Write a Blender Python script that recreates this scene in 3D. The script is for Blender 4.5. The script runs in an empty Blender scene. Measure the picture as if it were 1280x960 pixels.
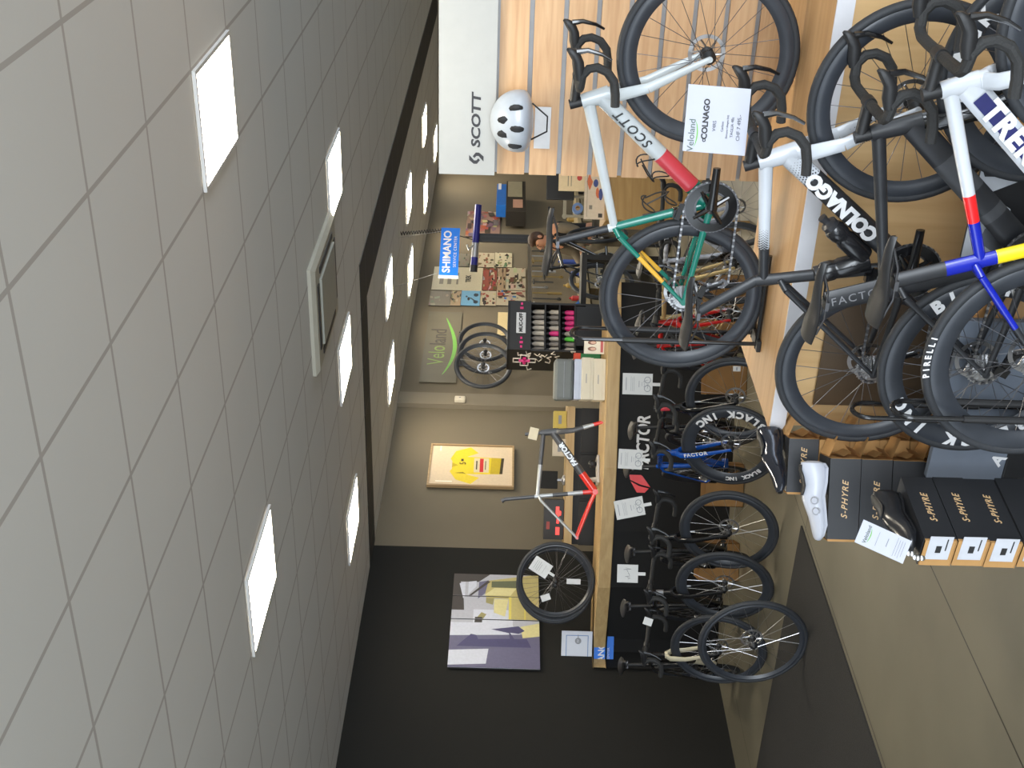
import bpy, math, random
from mathutils import Vector, Matrix
random.seed(7)
PI = math.pi
SC = bpy.context.scene
COL = SC.collection

# ------------------------------------------------------------------ survey of the place
FPX, PITCH, ROLL, YAW = 1527.98, 0.009065, 0.029027, -0.525032
CAMH, CEIL = 1.94, 3.14
cp, sp, cr, sr = math.cos(PITCH), math.sin(PITCH), math.cos(ROLL), math.sin(ROLL)
RM = [(cr, -sr*cp, sr*sp), (sr, cr*cp, -cr*sp), (0, sp, cp)]      # rows: right, down, forward over (X, down, fwd)

def ray(x, y):
    c = ((960-y-480)/FPX, (x-640)/FPX, 1.0)
    w = [sum(RM[k][j]*c[k] for k in range(3)) for j in range(3)]
    return Vector((w[0], w[2], -w[1]))
def at(x, y, D):                # point seen at a pixel of the photo, at depth D
    w = ray(x, y); return Vector((0, 0, CAMH)) + w*(D/w.y)
def onz(x, y, z):               # ... on the horizontal plane z
    w = ray(x, y); return Vector((0, 0, CAMH)) + w*((z-CAMH)/w.z)
def onplane(x, y, n, d):        # ... on the vertical plane n.p = d
    w = ray(x, y); return Vector((0, 0, CAMH)) + w*(d/(n[0]*w.x+n[1]*w.y))
AX = (-math.sin(YAW), math.cos(YAW))       # shop axis along the back wall, away to the right
BX = (math.cos(YAW), math.sin(YAW))        # shop axis across, to the right and nearer
def shop(a, b, z=0.0): return Vector((AX[0]*a+BX[0]*b, AX[1]*a+BX[1]*b, z))
ROT_B = YAW                                # local x along BX, facing (-y) the customer
ROT_A = YAW + PI/2                         # local x along AX, facing (-y) across the shop
WALLB = -7.40
def onwall(x, y, off=0.0): return onplane(x, y, BX, WALLB+off)

# ------------------------------------------------------------------ materials
_mats = {}
def M(name, col, rough=0.5, metal=0.0, noise=0.06, scale=18.0, bump=0.0, coat=0.0, emit=0.0, stretch=None):
    if name in _mats: return _mats[name]
    m = bpy.data.materials.new(name); m.use_nodes = True
    nt = m.node_tree; N = nt.nodes; L = nt.links
    p = N['Principled BSDF']
    p.inputs['Roughness'].default_value = rough; p.inputs['Metallic'].default_value = metal
    p.inputs['Coat Weight'].default_value = coat; p.inputs['Coat Roughness'].default_value = 0.1
    tc = N.new('ShaderNodeTexCoord'); mp = N.new('ShaderNodeMapping'); nz = N.new('ShaderNodeTexNoise')
    L.new(tc.outputs['Object'], mp.inputs['Vector']); L.new(mp.outputs['Vector'], nz.inputs['Vector'])
    if stretch: mp.inputs['Scale'].default_value = stretch
    nz.inputs['Scale'].default_value = scale; nz.inputs['Detail'].default_value = 5
    rp = N.new('ShaderNodeValToRGB')
    rp.color_ramp.elements[0].position = 0.3; rp.color_ramp.elements[1].position = 0.7
    rp.color_ramp.elements[0].color = tuple(max(0, c*(1-noise)) for c in col)+(1,)
    rp.color_ramp.elements[1].color = tuple(min(1, c*(1+noise)) for c in col)+(1,)
    L.new(nz.outputs['Fac'], rp.inputs['Fac']); L.new(rp.outputs['Color'], p.inputs['Base Color'])
    if bump:
        b = N.new('ShaderNodeBump'); b.inputs['Strength'].default_value = bump; b.inputs['Distance'].default_value = 0.01
        L.new(nz.outputs['Fac'], b.inputs['Height']); L.new(b.outputs['Normal'], p.inputs['Normal'])
    if emit:
        p.inputs['Emission Color'].default_value = tuple(col)+(1,); p.inputs['Emission Strength'].default_value = emit
    _mats[name] = m; return m

def wood(name, c1, c2, axis='x', scale=1.0, rough=0.5):
    if name in _mats: return _mats[name]
    m = M(name, c1, rough); nt = m.node_tree; N = nt.nodes
    mp = [n for n in N if n.type == 'MAPPING'][0]; nz = [n for n in N if n.type == 'TEX_NOISE'][0]
    s = {'x': (1.2, 16, 16), 'y': (16, 1.2, 16), 'z': (16, 16, 1.2)}[axis]
    mp.inputs['Scale'].default_value = tuple(k*scale for k in s); nz.inputs['Scale'].default_value = 1.6
    nz.inputs['Distortion'].default_value = 0.6
    rp = [n for n in N if n.type == 'VALTORGB'][0]
    rp.color_ramp.elements[0].color = tuple(c2)+(1,); rp.color_ramp.elements[1].color = tuple(c1)+(1,)
    return m

def lin(r, g, b):
    f = lambda c: (c/255/12.92) if c/255 <= 0.04045 else ((c/255+0.055)/1.055)**2.4
    return (f(r), f(g), f(b))

# ------------------------------------------------------------------ mesh builder
class MB:
    def __init__(s): s.v = []; s.f = []; s.m = []
    def add(s, vs, fs, mi=0):
        o = len(s.v); s.v += [tuple(v) for v in vs]
        for f in fs: s.f.append(tuple(i+o for i in f)); s.m.append(mi)
    def box(s, c, d, mi=0, rz=0.0, mat=None):
        x, y, z = d[0]/2, d[1]/2, d[2]/2
        vs = [Vector((i*x, j*y, k*z)) for i in (-1, 1) for j in (-1, 1) for k in (-1, 1)]
        R = mat if mat else Matrix.Rotation(rz, 3, 'Z')
        s.add([R @ v + Vector(c) for v in vs], [(0,1,3,2),(4,6,7,5),(0,4,5,1),(2,3,7,6),(0,2,6,4),(1,5,7,3)], mi)
    def loft(s, rings, mi=0, closed=True, caps=True, mis=None):
        n = len(rings[0]); o = len(s.v)
        for r in rings: s.v += [tuple(p) for p in r]
        for k in range(len(rings)-1):
            for i in range(n if closed else n-1):
                a = o+k*n+i; b = o+k*n+(i+1) % n
                s.f.append((a, b, b+n, a+n)); s.m.append(mis[k] if mis else mi)
        if caps:
            s.f.append(tuple(o+i for i in range(n-1, -1, -1))); s.m.append(mis[0] if mis else mi)
            e = o+(len(rings)-1)*n
            s.f.append(tuple(e+i for i in range(n))); s.m.append(mis[-1] if mis else mi)
    def tube(s, pts, r, n=8, mi=0, caps=True, closed=False):
        pts = [Vector(p) for p in pts]; K = len(pts)
        rs = r if isinstance(r, (list, tuple)) else [r]*K
        rings = []; nrm = None
        for k in range(K):
            if closed: t = (pts[(k+1) % K]-pts[k-1])
            else: t = (pts[min(k+1, K-1)]-pts[max(k-1, 0)])
            t.normalize()
            if nrm is None:
                up = Vector((0, 0, 1)) if abs(t.z) < 0.9 else Vector((1, 0, 0))
                nrm = t.cross(up).normalized()
            else: nrm = (nrm-t*nrm.dot(t)).normalized()
            b = t.cross(nrm)
            rings.append([pts[k]+(nrm*math.cos(2*PI*i/n)+b*math.sin(2*PI*i/n))*rs[k] for i in range(n)])
        if closed: rings.append(rings[0])
        s.loft(rings, mi, True, caps and not closed)
    def etube(s, pts, ry, rp, segs=None, n=14):
        """tube in the bike's x-z plane: ry = half width across, rp = half depth; segs = [(t_end, material)]"""
        pts = [Vector((p[0], p[1] if len(p) > 2 else 0, p[-1])) for p in pts]; K = len(pts)
        ry = ry if isinstance(ry, (list, tuple)) else [ry]*K
        rp = rp if isinstance(rp, (list, tuple)) else [rp]*K
        if segs and K == 2:
            ts = [0.0]+[q[0] for q in segs]; mis = [q[1] for q in segs]
            P = [pts[0].lerp(pts[1], t) for t in ts]; ry = [ry[0]+(ry[1]-ry[0])*t for t in ts]; rp = [rp[0]+(rp[1]-rp[0])*t for t in ts]
            pts = P; K = len(pts)
        elif segs: mis = [segs[0][1]]*(K-1)
        else: mis = [0]*(K-1)
        rings = []
        for k in range(K):
            t = (pts[min(k+1, K-1)]-pts[max(k-1, 0)]).normalized()
            w = Vector((0, 1, 0)); w = (w-t*w.dot(t)).normalized(); d = t.cross(w)
            rings.append([pts[k]+w*ry[k]*math.cos(2*PI*i/n)+d*rp[k]*math.sin(2*PI*i/n) for i in range(n)])
        s.loft(rings, 0, True, True, mis)
    def lathe(s, prof, n=32, axis='y', c=(0, 0, 0), mi=0, closed=False, caps=True):
        """profile of (radius, along-axis)"""
        rings = []
        for i in range(n):
            a = 2*PI*i/n; row = []
            for r, h in prof:
                p = {'y': (r*math.cos(a), h, r*math.sin(a)), 'z': (r*math.cos(a), r*math.sin(a), h), 'x': (h, r*math.cos(a), r*math.sin(a))}[axis]
                row.append(Vector(p)+Vector(c))
            rings.append(row)
        o = len(s.v); k = len(prof)
        for r in rings: s.v += [tuple(p) for p in r]
        for i in range(n):
            j = (i+1) % n
            for q in range(k if closed else k-1):
                q2 = (q+1) % k
                s.f.append((o+i*k+q, o+j*k+q, o+j*k+q2, o+i*k+q2)); s.m.append(mi)
        if not closed and caps:
            for q in (0, k-1):
                if prof[q][0] > 1e-6: s.f.append(tuple(o+i*k+q for i in range(n))); s.m.append(mi)
    def gear(s, r, teeth, y0, y1, rin, mi=0, depth=0.006):
        n = teeth*2; o = []
        for i in range(n):
            a = 2*PI*i/n; rr = r if i % 2 else r-depth
            o.append((rr*math.cos(a), rr*math.sin(a), rin*math.cos(a), rin*math.sin(a)))
        b = len(s.v)
        for x, z, xi, zi in o: s.v += [(x, y0, z), (x, y1, z), (xi, y1, zi), (xi, y0, zi)]
        for i in range(n):
            p = b+4*i; q = b+4*((i+1) % n)
            for k in range(4): s.f.append((p+k, q+k, q+(k+1) % 4, p+(k+1) % 4)); s.m.append(mi)
    def ell(s, c, r, mi=0, nu=16, nv=10, fn=None):
        prof = [[Vector((r[0]*math.sin(PI*k/nv)*math.cos(2*PI*i/nu), r[1]*math.sin(PI*k/nv)*math.sin(2*PI*i/nu), -r[2]*math.cos(PI*k/nv))) for i in range(nu)] for k in range(nv+1)]
        if fn: prof = [[fn(p) for p in row] for row in prof]
        s.loft([[p+Vector(c) for p in row] for row in prof], mi, True, False)
    def poly(s, pts, mi=0, y=0.0):        # flat polygon in x-z facing -y
        s.add([(p[0], y, p[1]) for p in pts], [tuple(range(len(pts)))], mi)
    def prism(s, pts, y0, y1, mi=0):      # x-z outline pulled along y
        n = len(pts); s.add([(p[0], y0, p[1]) for p in pts]+[(p[0], y1, p[1]) for p in pts],
              [tuple(range(n)), tuple(range(2*n-1, n-1, -1))]+[(i, i+n, (i+1) % n+n, (i+1) % n) for i in range(n)], mi)
    def mesh(s, name, mats, smooth=35):
        me = bpy.data.meshes.new(name); me.from_pydata(s.v, [], s.f)
        for m in (mats if isinstance(mats, (list, tuple)) else [mats]): me.materials.append(m)
        me.polygons.foreach_set('material_index', s.m)
        import bmesh
        bm = bmesh.new(); bm.from_mesh(me); bmesh.ops.remove_doubles(bm, verts=bm.verts, dist=1e-6)
        bmesh.ops.recalc_face_normals(bm, faces=bm.faces); bm.to_mesh(me); bm.free()
        if smooth:
            me.polygons.foreach_set('use_smooth', [True]*len(me.polygons))
            me.set_sharp_from_angle(angle=math.radians(smooth))
        me.update(); return me
    def build(s, name, mats, parent=None, smooth=35, mx=None, bevel=0.0):
        o = bpy.data.objects.new(name, s.mesh(name, mats, smooth)); COL.objects.link(o)
        if parent: o.parent = parent
        if mx is not None: o.matrix_local = mx
        if bevel:
            b = o.modifiers.new('bevel', 'BEVEL'); b.width = bevel; b.segments = 2; b.limit_method = 'ANGLE'
        return o

def tag(o, label=None, cat=None, group=None, kind=None):
    if label: o['label'] = label
    if cat: o['category'] = cat
    if group: o['group'] = group
    if kind: o['kind'] = kind
    return o
def thing(name, label, cat, loc=(0, 0, 0), rz=0.0, group=None, rot=None):
    o = bpy.data.objects.new(name, None); COL.objects.link(o); o.empty_display_size = 0.1
    o.location = loc; o.rotation_euler = rot if rot else (0, 0, rz)
    return tag(o, label, cat, group)
def struct(name, mb, mats, loc=(0, 0, 0), rz=0.0, parent=None, smooth=0):
    o = mb.build(name, mats, parent, smooth); o.location = loc; o.rotation_euler = (0, 0, rz)
    if not parent: o['kind'] = 'structure'
    return o
def T(*a): return Matrix.Translation(Vector(a))
def RX(a): return Matrix.Rotation(a, 4, 'X')
def RY(a): return Matrix.Rotation(a, 4, 'Y')
def RZ(a): return Matrix.Rotation(a, 4, 'Z')
def copy_tree(o, parent=None):
    c = o.copy(); COL.objects.link(c); c.parent = parent
    for ch in o.children: copy_tree(ch, c)
    return c

_tm = {}
def text_mesh(body, size, mat, shear=0.0, bold=0.0, align='CENTER', extr=0.0006, space=1.0):
    k = (body, size, mat.name, shear, bold, align, extr, space)
    if k in _tm: return _tm[k]
    cu = bpy.data.curves.new('lettering', 'FONT'); cu.body = body; cu.size = size; cu.shear = shear; cu.offset = bold
    cu.align_x = align; cu.align_y = 'CENTER'; cu.extrude = extr; cu.space_character = space; cu.resolution_u = 3
    ob = bpy.data.objects.new('lettering', cu); COL.objects.link(ob)
    dg = bpy.context.evaluated_depsgraph_get(); dg.update()
    me = bpy.data.meshes.new_from_object(ob.evaluated_get(dg)); me.name = 'lettering'
    bpy.data.objects.remove(ob); bpy.data.curves.remove(cu)
    me.materials.clear(); me.materials.append(mat); _tm[k] = me; return me
def text(body, size, mat, parent, mx, name='lettering', **kw):
    """letters facing local -y, reading along +x, before mx is applied"""
    o = bpy.data.objects.new(name, text_mesh(body, size, mat, **kw)); COL.objects.link(o)
    o.parent = parent; o.matrix_local = mx @ RX(PI/2); return o
def ring_text(body, r, size, mat, parent, a0, step, y, inward=False, bold=0.001, name='lettering'):
    """letters round a rim, on its -y side; clockwise from angle a0 (degrees), or anticlockwise with tops inward"""
    vs = []; fs = []
    for k, ch in enumerate(body):
        if ch == ' ': continue
        me = text_mesh(ch, size, mat, bold=bold)
        a = math.radians(a0-step*k if not inward else a0+step*k)
        rot = a-PI/2 if not inward else a+PI/2
        mx = Matrix(((math.cos(rot), -math.sin(rot), 0), (0, 0, -1), (math.sin(rot), math.cos(rot), 0)))
        c = Vector((r*math.cos(a), y, r*math.sin(a))); o = len(vs)
        vs += [mx @ v.co + c for v in me.vertices]; fs += [tuple(i+o for i in p.vertices) for p in me.polygons]
    me = bpy.data.meshes.new(name); me.from_pydata([tuple(v) for v in vs], [], fs); me.materials.append(mat)
    o = bpy.data.objects.new(name, me); COL.objects.link(o); o.parent = parent; return o

def clip(poly, x0, x1, z0, z1):
    for ax, lim, sg in ((0, x0, 1), (0, x1, -1), (1, z0, 1), (1, z1, -1)):
        out = []
        for i in range(len(poly)):
            p, q = poly[i-1], poly[i]; dp, dq = (p[ax]-lim)*sg, (q[ax]-lim)*sg
            if (dp >= 0) != (dq >= 0):
                t = dp/(dp-dq); out.append((p[0]+(q[0]-p[0])*t, p[1]+(q[1]-p[1])*t))
            if dq >= 0: out.append(q)
        poly = out
        if not poly: return []
    return poly
def picture(name, w, h, polys, parent=None, thick=0.012, edge=(0.05, 0.05, 0.05), base=(0.8, 0.8, 0.8), rough=0.45, mx=None):
    """a flat printed thing, origin at its bottom centre, facing -y; polys = [(colour, [(u, v)...])] in 0..1"""
    mb = MB(); mats = [M('print_edge_%02x%02x%02x' % tuple(int(c*255) for c in edge), edge, 0.6)]; idx = {}
    def mi(c):
        k = 'print_%03d_%03d_%03d' % tuple(int(round(q*999)) for q in c)
        if k not in idx: idx[k] = len(mats); mats.append(M(k, c, rough, noise=0.05, scale=40))
        return idx[k]
    mb.box((0, thick/2, h/2), (w, thick, h), 0)
    mb.poly([(-w/2, 0), (w/2, 0), (w/2, h), (-w/2, h)], mi(base), -0.0004)
    for k, (c, pts) in enumerate(polys):
        q = clip([((u-0.5)*w, v*h) for u, v in pts], -w/2, w/2, 0, h)
        if len(q) > 2: mb.poly(q, mi(c), -0.0007-0.00025*k)
    return mb.build(name, mats, parent, 0, mx)
def rect(u0, v0, u1, v1): return [(u0, v0), (u1, v0), (u1, v1), (u0, v1)]
def blob(u, v, ru, rv, n=12, ph=0.0, j=0.0):
    return [(u+ru*(1+j*math.sin(5*i+ph))*math.cos(2*PI*i/n), v+rv*(1+j*math.cos(3*i+ph))*math.sin(2*PI*i/n)) for i in range(n)]

# common finishes
BLACK = M('matte_black', (0.012, 0.012, 0.013), 0.5)
GBLACK = M('gloss_black', (0.008, 0.008, 0.009), 0.18, coat=0.5)
RUBBER = M('tyre_rubber', (0.022, 0.024, 0.028), 0.62, bump=0.15, scale=90)
CARBON = M('dark_carbon_rim', (0.030, 0.034, 0.042), 0.36, noise=0.12)
STEEL = M('bright_steel', (0.55, 0.55, 0.56), 0.28, 1.0)
DSTEEL = M('dark_steel', (0.16, 0.16, 0.17), 0.35, 0.9)
ALLOY = M('brushed_alloy', (0.42, 0.42, 0.44), 0.4, 0.8)
WHITE = M('white_lettering', (0.72, 0.72, 0.73), 0.5)
PAPER = M('white_paper', (0.60, 0.61, 0.62), 0.7)
INK = M('black_ink', (0.02, 0.02, 0.02), 0.6)
GINK = M('grey_ink', (0.22, 0.23, 0.25), 0.6)
CARD = M('brown_cardboard', lin(150, 112, 66), 0.8, noise=0.10, scale=10)
# ------------------------------------------------------------------ bicycles
WR = 0.34
FHUB = Vector((0.985, 0, 0.34)); BB = Vector((0.405, 0, 0.27))
STU = Vector((-0.292, 0, 0.956))                 # seat tube / steering axis direction
AXP = Vector((0.942, 0, 0.327)); CROWN = AXP+STU*0.375
_cache = {}
def cached(key, fn, name, mats, smooth=35):
    if key not in _cache:
        mb = MB(); fn(mb); _cache[key] = mb.mesh(name, mats, smooth)
    return _cache[key]
def part(name, key, fn, mats, parent, mx=None, smooth=35):
    o = bpy.data.objects.new(name, cached(key, fn, name, mats, smooth)); COL.objects.link(o)
    o.parent = parent
    if mx is not None: o.matrix_local = mx
    return o

def rim_fn(depth):
    ri = 0.316-depth; hw = 0.0135
    return lambda mb: mb.lathe([(0.318, -0.010), (0.312, -hw), (0.316-depth*0.45, -hw-0.001), (ri+0.008, -0.007), (ri, 0), (ri+0.008, 0.007), (0.316-depth*0.45, hw+0.001), (0.312, hw), (0.318, 0.010)], 72, closed=True)
def tyre_fn(w):
    def fn(mb):
        c = WR-w; mb.lathe([(c+w*math.cos(a), w*math.sin(a)) for a in [PI*2*k/12 for k in range(12)]], 72, closed=True)
    return fn
def knobby_fn(mb):
    c = WR-0.026
    mb.lathe([(c+0.026*math.cos(2*PI*k/12), 0.026*math.sin(2*PI*k/12)) for k in range(12)], 64, closed=True)
    for i in range(60):
        a = 2*PI*i/60
        for y in (-0.014, 0, 0.014): mb.box((0.341*math.cos(a), y+(0.004 if i % 2 else -0.004), 0.341*math.sin(a)), (0.012, 0.009, 0.014), 0, mat=Matrix.Rotation(-a, 3, 'Y'))
def spoke_pts(i, n, depth):
    a = 2*PI*i/n; s = 1 if (i//2) % 2 else -1; y = 0.028 if i % 2 else -0.028
    return Vector((0.02*math.cos(a+s*1.2), y, 0.02*math.sin(a+s*1.2))), Vector(((0.318-depth)*math.cos(a), 0, (0.318-depth)*math.sin(a)))
def wheel(parent, mx, depth=0.05, tw=0.0145, rear=False, solo_spokes=False, rimm=CARBON, tyre=RUBBER, label=None, n=24, rotor=True, knobby=False, letters=None, tyretext=None, name='wheel', sprocket=True, spm=None):
    o = part(name, ('rim', depth, rimm.name), rim_fn(depth), [rimm], parent, mx)
    part('tyre', ('tyre', tw, tyre.name, knobby), knobby_fn if knobby else tyre_fn(tw), [tyre], o)
    def hub(mb):
        mb.lathe([(0.009, -0.052), (0.016, -0.046), (0.026, -0.032), (0.026, -0.027), (0.017, -0.020), (0.017, 0.020), (0.026, 0.027), (0.026, 0.032), (0.016, 0.046), (0.009, 0.052)], 20)
    part('hub', 'hub', hub, [BLACK], o)
    sm = spm or DSTEEL
    if solo_spokes:
        for i in range(n):
            p, q = spoke_pts(i, n, depth)
            part('spoke', ('spoke', depth, n, i, sm.name), lambda mb: mb.tube([p, q], 0.00135, 5), [sm], o)
    else:
        def sp(mb):
            for i in range(n): mb.tube(list(spoke_pts(i, n, depth)), 0.00125, 4)
        part('spokes', ('spokes', depth, n, sm.name), sp, [sm], o)
    if rotor:
        def ro(mb):
            mb.lathe([(0.070, 0.037), (0.070, 0.039), (0.056, 0.039), (0.056, 0.037)], 40, closed=True)
            for k in range(6):
                a = k*PI/3; mb.tube([(0.018*math.cos(a), 0.038, 0.018*math.sin(a)), (0.058*math.cos(a+0.5), 0.038, 0.058*math.sin(a+0.5))], 0.004, 5)
            mb.lathe([(0.024, 0.034), (0.024, 0.042)], 20)
        part('brake_rotor', 'rotor', ro, [STEEL], o)
    if rear and sprocket:
        def ca(mb):
            for k in range(9): mb.gear(0.058-0.0038*k, 30-2*k, -0.026-0.0036*k-0.0015, -0.026-0.0036*k+0.0005, 0.018, 0, 0.005)
            mb.lathe([(0.014, -0.066), (0.017, -0.060), (0.017, -0.024)], 16)
        part('cassette', 'cassette', ca, [STEEL], o)
    for lt in (letters or []):
        k = 0
        for wd in lt['body'].split(' '): ring_text(parent=o, **dict(lt, body=wd, a0=lt['a0']+(lt['step'] if lt.get('inward') else -lt['step'])*k)); k += len(wd)+1
    for lt in (tyretext or []): ring_text(parent=o, name='tyre_lettering', **lt)
    return o

def bike_frame(cfg):
    g = cfg
    sl = g.get('seat_len', 0.5); hl = g.get('head_len', 0.13)
    clus = Vector(g['clus']) if 'clus' in g else BB+STU*sl; SD = (clus-BB).normalized(); sl = (clus-BB).length; htop = CROWN+STU*(0.012+hl); hbot = CROWN+STU*0.012
    tj = clus-SD*0.015; k = g.get('fat', 1.0)
    def fn(mb):
        mb.etube([hbot-STU*0.002, htop], 0.021*k, [0.030*k, 0.024*k], g['head'])
        s = htop-STU*0.025; mb.etube([s, tj], [0.017*k, 0.014], [0.021*k, 0.016], g['top'])
        s = hbot+STU*0.03; e = BB+Vector((0.005, 0, 0.005)); mb.etube([e, s], [0.024*k, 0.021*k], [0.030*g.get('fatdown', k), 0.028*g.get('fatdown', k)], g['down'])
        mb.etube([BB, clus+SD*0.01], [0.018, 0.015], [g.get('seat_depth', 0.019), g.get('seat_depth', 0.017)], g['seat'])
        mb.lathe([(0.012, -0.044), (0.024, -0.044), (0.027, -0.036), (0.027, 0.036), (0.024, 0.044), (0.012, 0.044)], 24, c=BB, mi=g['bb'])
        ss = BB+SD*(sl-g.get('stay_drop', 0.03))
        for sd in (-1, 1):
            cs = [BB+Vector((-0.02, sd*0.032, 0)), Vector((0.30, sd*0.040, 0.288)), Vector((0.16, sd*0.058, 0.313)), Vector((0.0, sd*0.066, 0.34))]
            mb.etube(cs, [0.009, 0.009, 0.008, 0.007], [0.015, 0.014, 0.012, 0.010], [(1, g['chainstay'])])
            p0 = ss+Vector((0, sd*0.014, 0)); p1 = ss+Vector((-0.03, sd*0.032, -0.02)); p2 = Vector((0.0, sd*0.066, 0.345))
            mb.etube([p0, p1], 0.009, 0.011, [(1, g['stay'][0][1])])
            mb.etube([p1, p2], [0.0085, 0.0065], [0.011, 0.008], g['stay'])
            mb.lathe([(0.004, sd*0.060), (0.013, sd*0.060), (0.013, sd*0.072), (0.004, sd*0.072)], 14, c=(0, 0, 0.34), mi=g['chainstay'])
    return fn, clus, htop

def fork_fn(segs, fat=1.0):
    def fn(mb):
        mb.etube([CROWN+STU*0.012, CROWN-STU*0.012], 0.024*fat, 0.028*fat, [(1, segs[0][1])])
        for sd in (-1, 1):
            pts = [CROWN+Vector((0, sd*0.012, 0.0)), CROWN+Vector((0.006, sd*0.036, -0.028)), CROWN+Vector((0.038, sd*0.046, -0.13))]
            mb.etube(pts, [0.014, 0.013, 0.010], [0.024*fat, 0.024*fat, 0.020*fat], [(1, segs[0][1])])
            mb.etube([pts[2], FHUB+Vector((0, sd*0.052, 0))], [0.010, 0.007], [0.020*fat, 0.011], segs)
            mb.lathe([(0.003, sd*0.047), (0.011, sd*0.047), (0.011, sd*0.058), (0.003, sd*0.058)], 14, c=FHUB, mi=segs[-1][1])
    return fn

def saddle_fn(mb):
    rings = []
    prof = [(-0.135, 0.046, 0.004, 0.020), (-0.125, 0.064, 0.010, 0.030), (-0.085, 0.071, 0.006, 0.040), (-0.04, 0.060, -0.002, 0.040), (0.0, 0.038, -0.004, 0.034), (0.05, 0.025, -0.003, 0.028), (0.10, 0.020, -0.004, 0.022), (0.132, 0.013, -0.010, 0.014), (0.14, 0.006, -0.014, 0.008)]
    for x, w, z, t in prof:
        rings.append([Vector((x, w*math.cos(q), z+(0.006 if math.sin(q) > 0 else 0.55*t)*math.sin(q)-0.012*math.cos(q)**2)) for q in [2*PI*i/20 for i in range(20)]])
    mb.loft(rings)
def rail_fn(mb):
    for sd in (-1, 1): mb.tube([(0.105, sd*0.010, -0.022), (0.05, sd*0.022, -0.040), (-0.05, sd*0.022, -0.044), (-0.105, sd*0.030, -0.022)], 0.0036, 6)
    mb.box((-0.005, 0, -0.044), (0.03, 0.056, 0.012))
def bar_fn(mb):
    for sd in (-1, 1):
        y = sd*0.21
        pts = [(0, 0, 0), (0, sd*0.11, 0), (0.002, sd*0.17, 0), (0.02, sd*0.20, 0), (0.06, y, -0.004), (0.086, y, -0.026), (0.092, y, -0.056), (0.078, sd*0.214, -0.092), (0.045, sd*0.217, -0.118), (0.0, sd*0.22, -0.126), (-0.045, sd*0.222, -0.128)]
        mb.tube(pts, [0.0155, 0.0155, 0.0155]+[0.0165]*8, 10)
def hood_fn(sd):
    def fn(mb):
        y = sd*0.21; rings = []
        for x, z, w, h in [(0.045, 0.004, 0.014, 0.016), (0.075, 0.008, 0.017, 0.022), (0.11, 0.012, 0.017, 0.020), (0.135, 0.026, 0.016, 0.022), (0.152, 0.040, 0.013, 0.018), (0.158, 0.046, 0.006, 0.008)]:
            rings.append([Vector((x, y+w*math.cos(2*PI*i/10), z+h*math.sin(2*PI*i/10))) for i in range(10)])
        mb.loft(rings)
    return fn
def lever_fn(sd):
    def fn(mb):
        y = sd*0.21; mb.etube([(0.145, y, 0.020), (0.152, y, -0.02), (0.140, y*1.03, -0.07), (0.122, y*1.06, -0.105)], [0.009, 0.008, 0.007, 0.004], [0.012, 0.009, 0.007, 0.005], n=8)
    return fn
def flatbar_fn(mb): mb.tube([(0, -0.36, 0.012), (0, -0.12, 0.01), (0, 0, 0), (0, 0.12, 0.01), (0, 0.36, 0.012)], [0.015, 0.012, 0.016, 0.012, 0.015], 10)
def ring_fn(mb):
    mb.gear(0.107, 48, -0.048, -0.044, 0.072, 0, 0.004); mb.gear(0.074, 34, -0.040, -0.037, 0.058, 0, 0.004)
    mb.lathe([(0.101, -0.0495), (0.068, -0.0510), (0.068, -0.046), (0.101, -0.046)], 48, closed=True, mi=1)
    for k in range(4):
        a = k*PI/2+0.6; mb.tube([(0, -0.047, 0), (0.080*math.cos(a), -0.046, 0.080*math.sin(a))], [0.014, 0.008], 8, 1)
    mb.lathe([(0.010, -0.058), (0.024, -0.056), (0.024, -0.036)], 20, mi=1)
def arm_fn(y):
    def fn(mb): mb.etube([(0, y, 0), (0.06, y-0.008*(1 if y < 0 else -1), 0), (0.172, y-0.012*(1 if y < 0 else -1), 0)], [0.012, 0.009, 0.009], [0.021, 0.017, 0.015])
    return fn
def chain_fn(mb, ln=0.0127):
    P = [Vector((0.405+0.105*math.sin(a), -0.046, 0.27+0.105*math.cos(a))) for a in [PI*k/10 for k in range(11)]]
    P += [Vector((0.086, -0.050, 0.166)), Vector((0.064, -0.050, 0.186)), Vector((0.080, -0.050, 0.245)), Vector((0.046, -0.049, 0.280))]
    P += [Vector((-0.046*math.sin(a), -0.047, 0.34-0.046*math.cos(a))) for a in [PI*k/6 for k in range(7)]]; P.append(P[0])
    pts = [P[0]]
    for a, b in zip(P, P[1:]):
        k = max(1, round((b-a).length/ln)); pts += [a.lerp(b, (i+1)/k) for i in range(k)]
    for i, (a, b) in enumerate(zip(pts, pts[1:])):
        c = (a+b)/2; u = (b-a).normalized(); w = u.cross(Vector((0, 1, 0))); y = 0.0030 if i % 2 else 0.0018
        for s in (-1, 1):
            o = c+Vector((0, s*y, 0)); p = u*ln*0.62; h = w*0.0046
            mb.add([o-p-h*0.7, o-p+h*0.7, o+h, o+p+h*0.7, o+p-h*0.7, o-h], [(0, 1, 2, 3, 4, 5)], i % 2)
def mech_fn(mb):
    mb.box((0.012, -0.062, 0.292), (0.030, 0.022, 0.050), 0, mat=Matrix.Rotation(0.4, 3, 'Y'))
    mb.box((0.045, -0.056, 0.272), (0.060, 0.020, 0.026), 0, mat=Matrix.Rotation(0.3, 3, 'Y'))
    mb.etube([(0.058, -0.050, 0.262), (0.082, -0.050, 0.192)], 0.004, 0.012)
    for c in ((0.060, -0.050, 0.258), (0.084, -0.050, 0.188)): mb.gear(0.021, 11, -0.003, 0.003, 0.006, 1, 0.005); shift(mb, 11*8, c)
def shift(mb, n, c):
    for i in range(len(mb.v)-n, len(mb.v)): mb.v[i] = tuple(mb.v[i][k]+c[k] for k in range(3))
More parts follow.
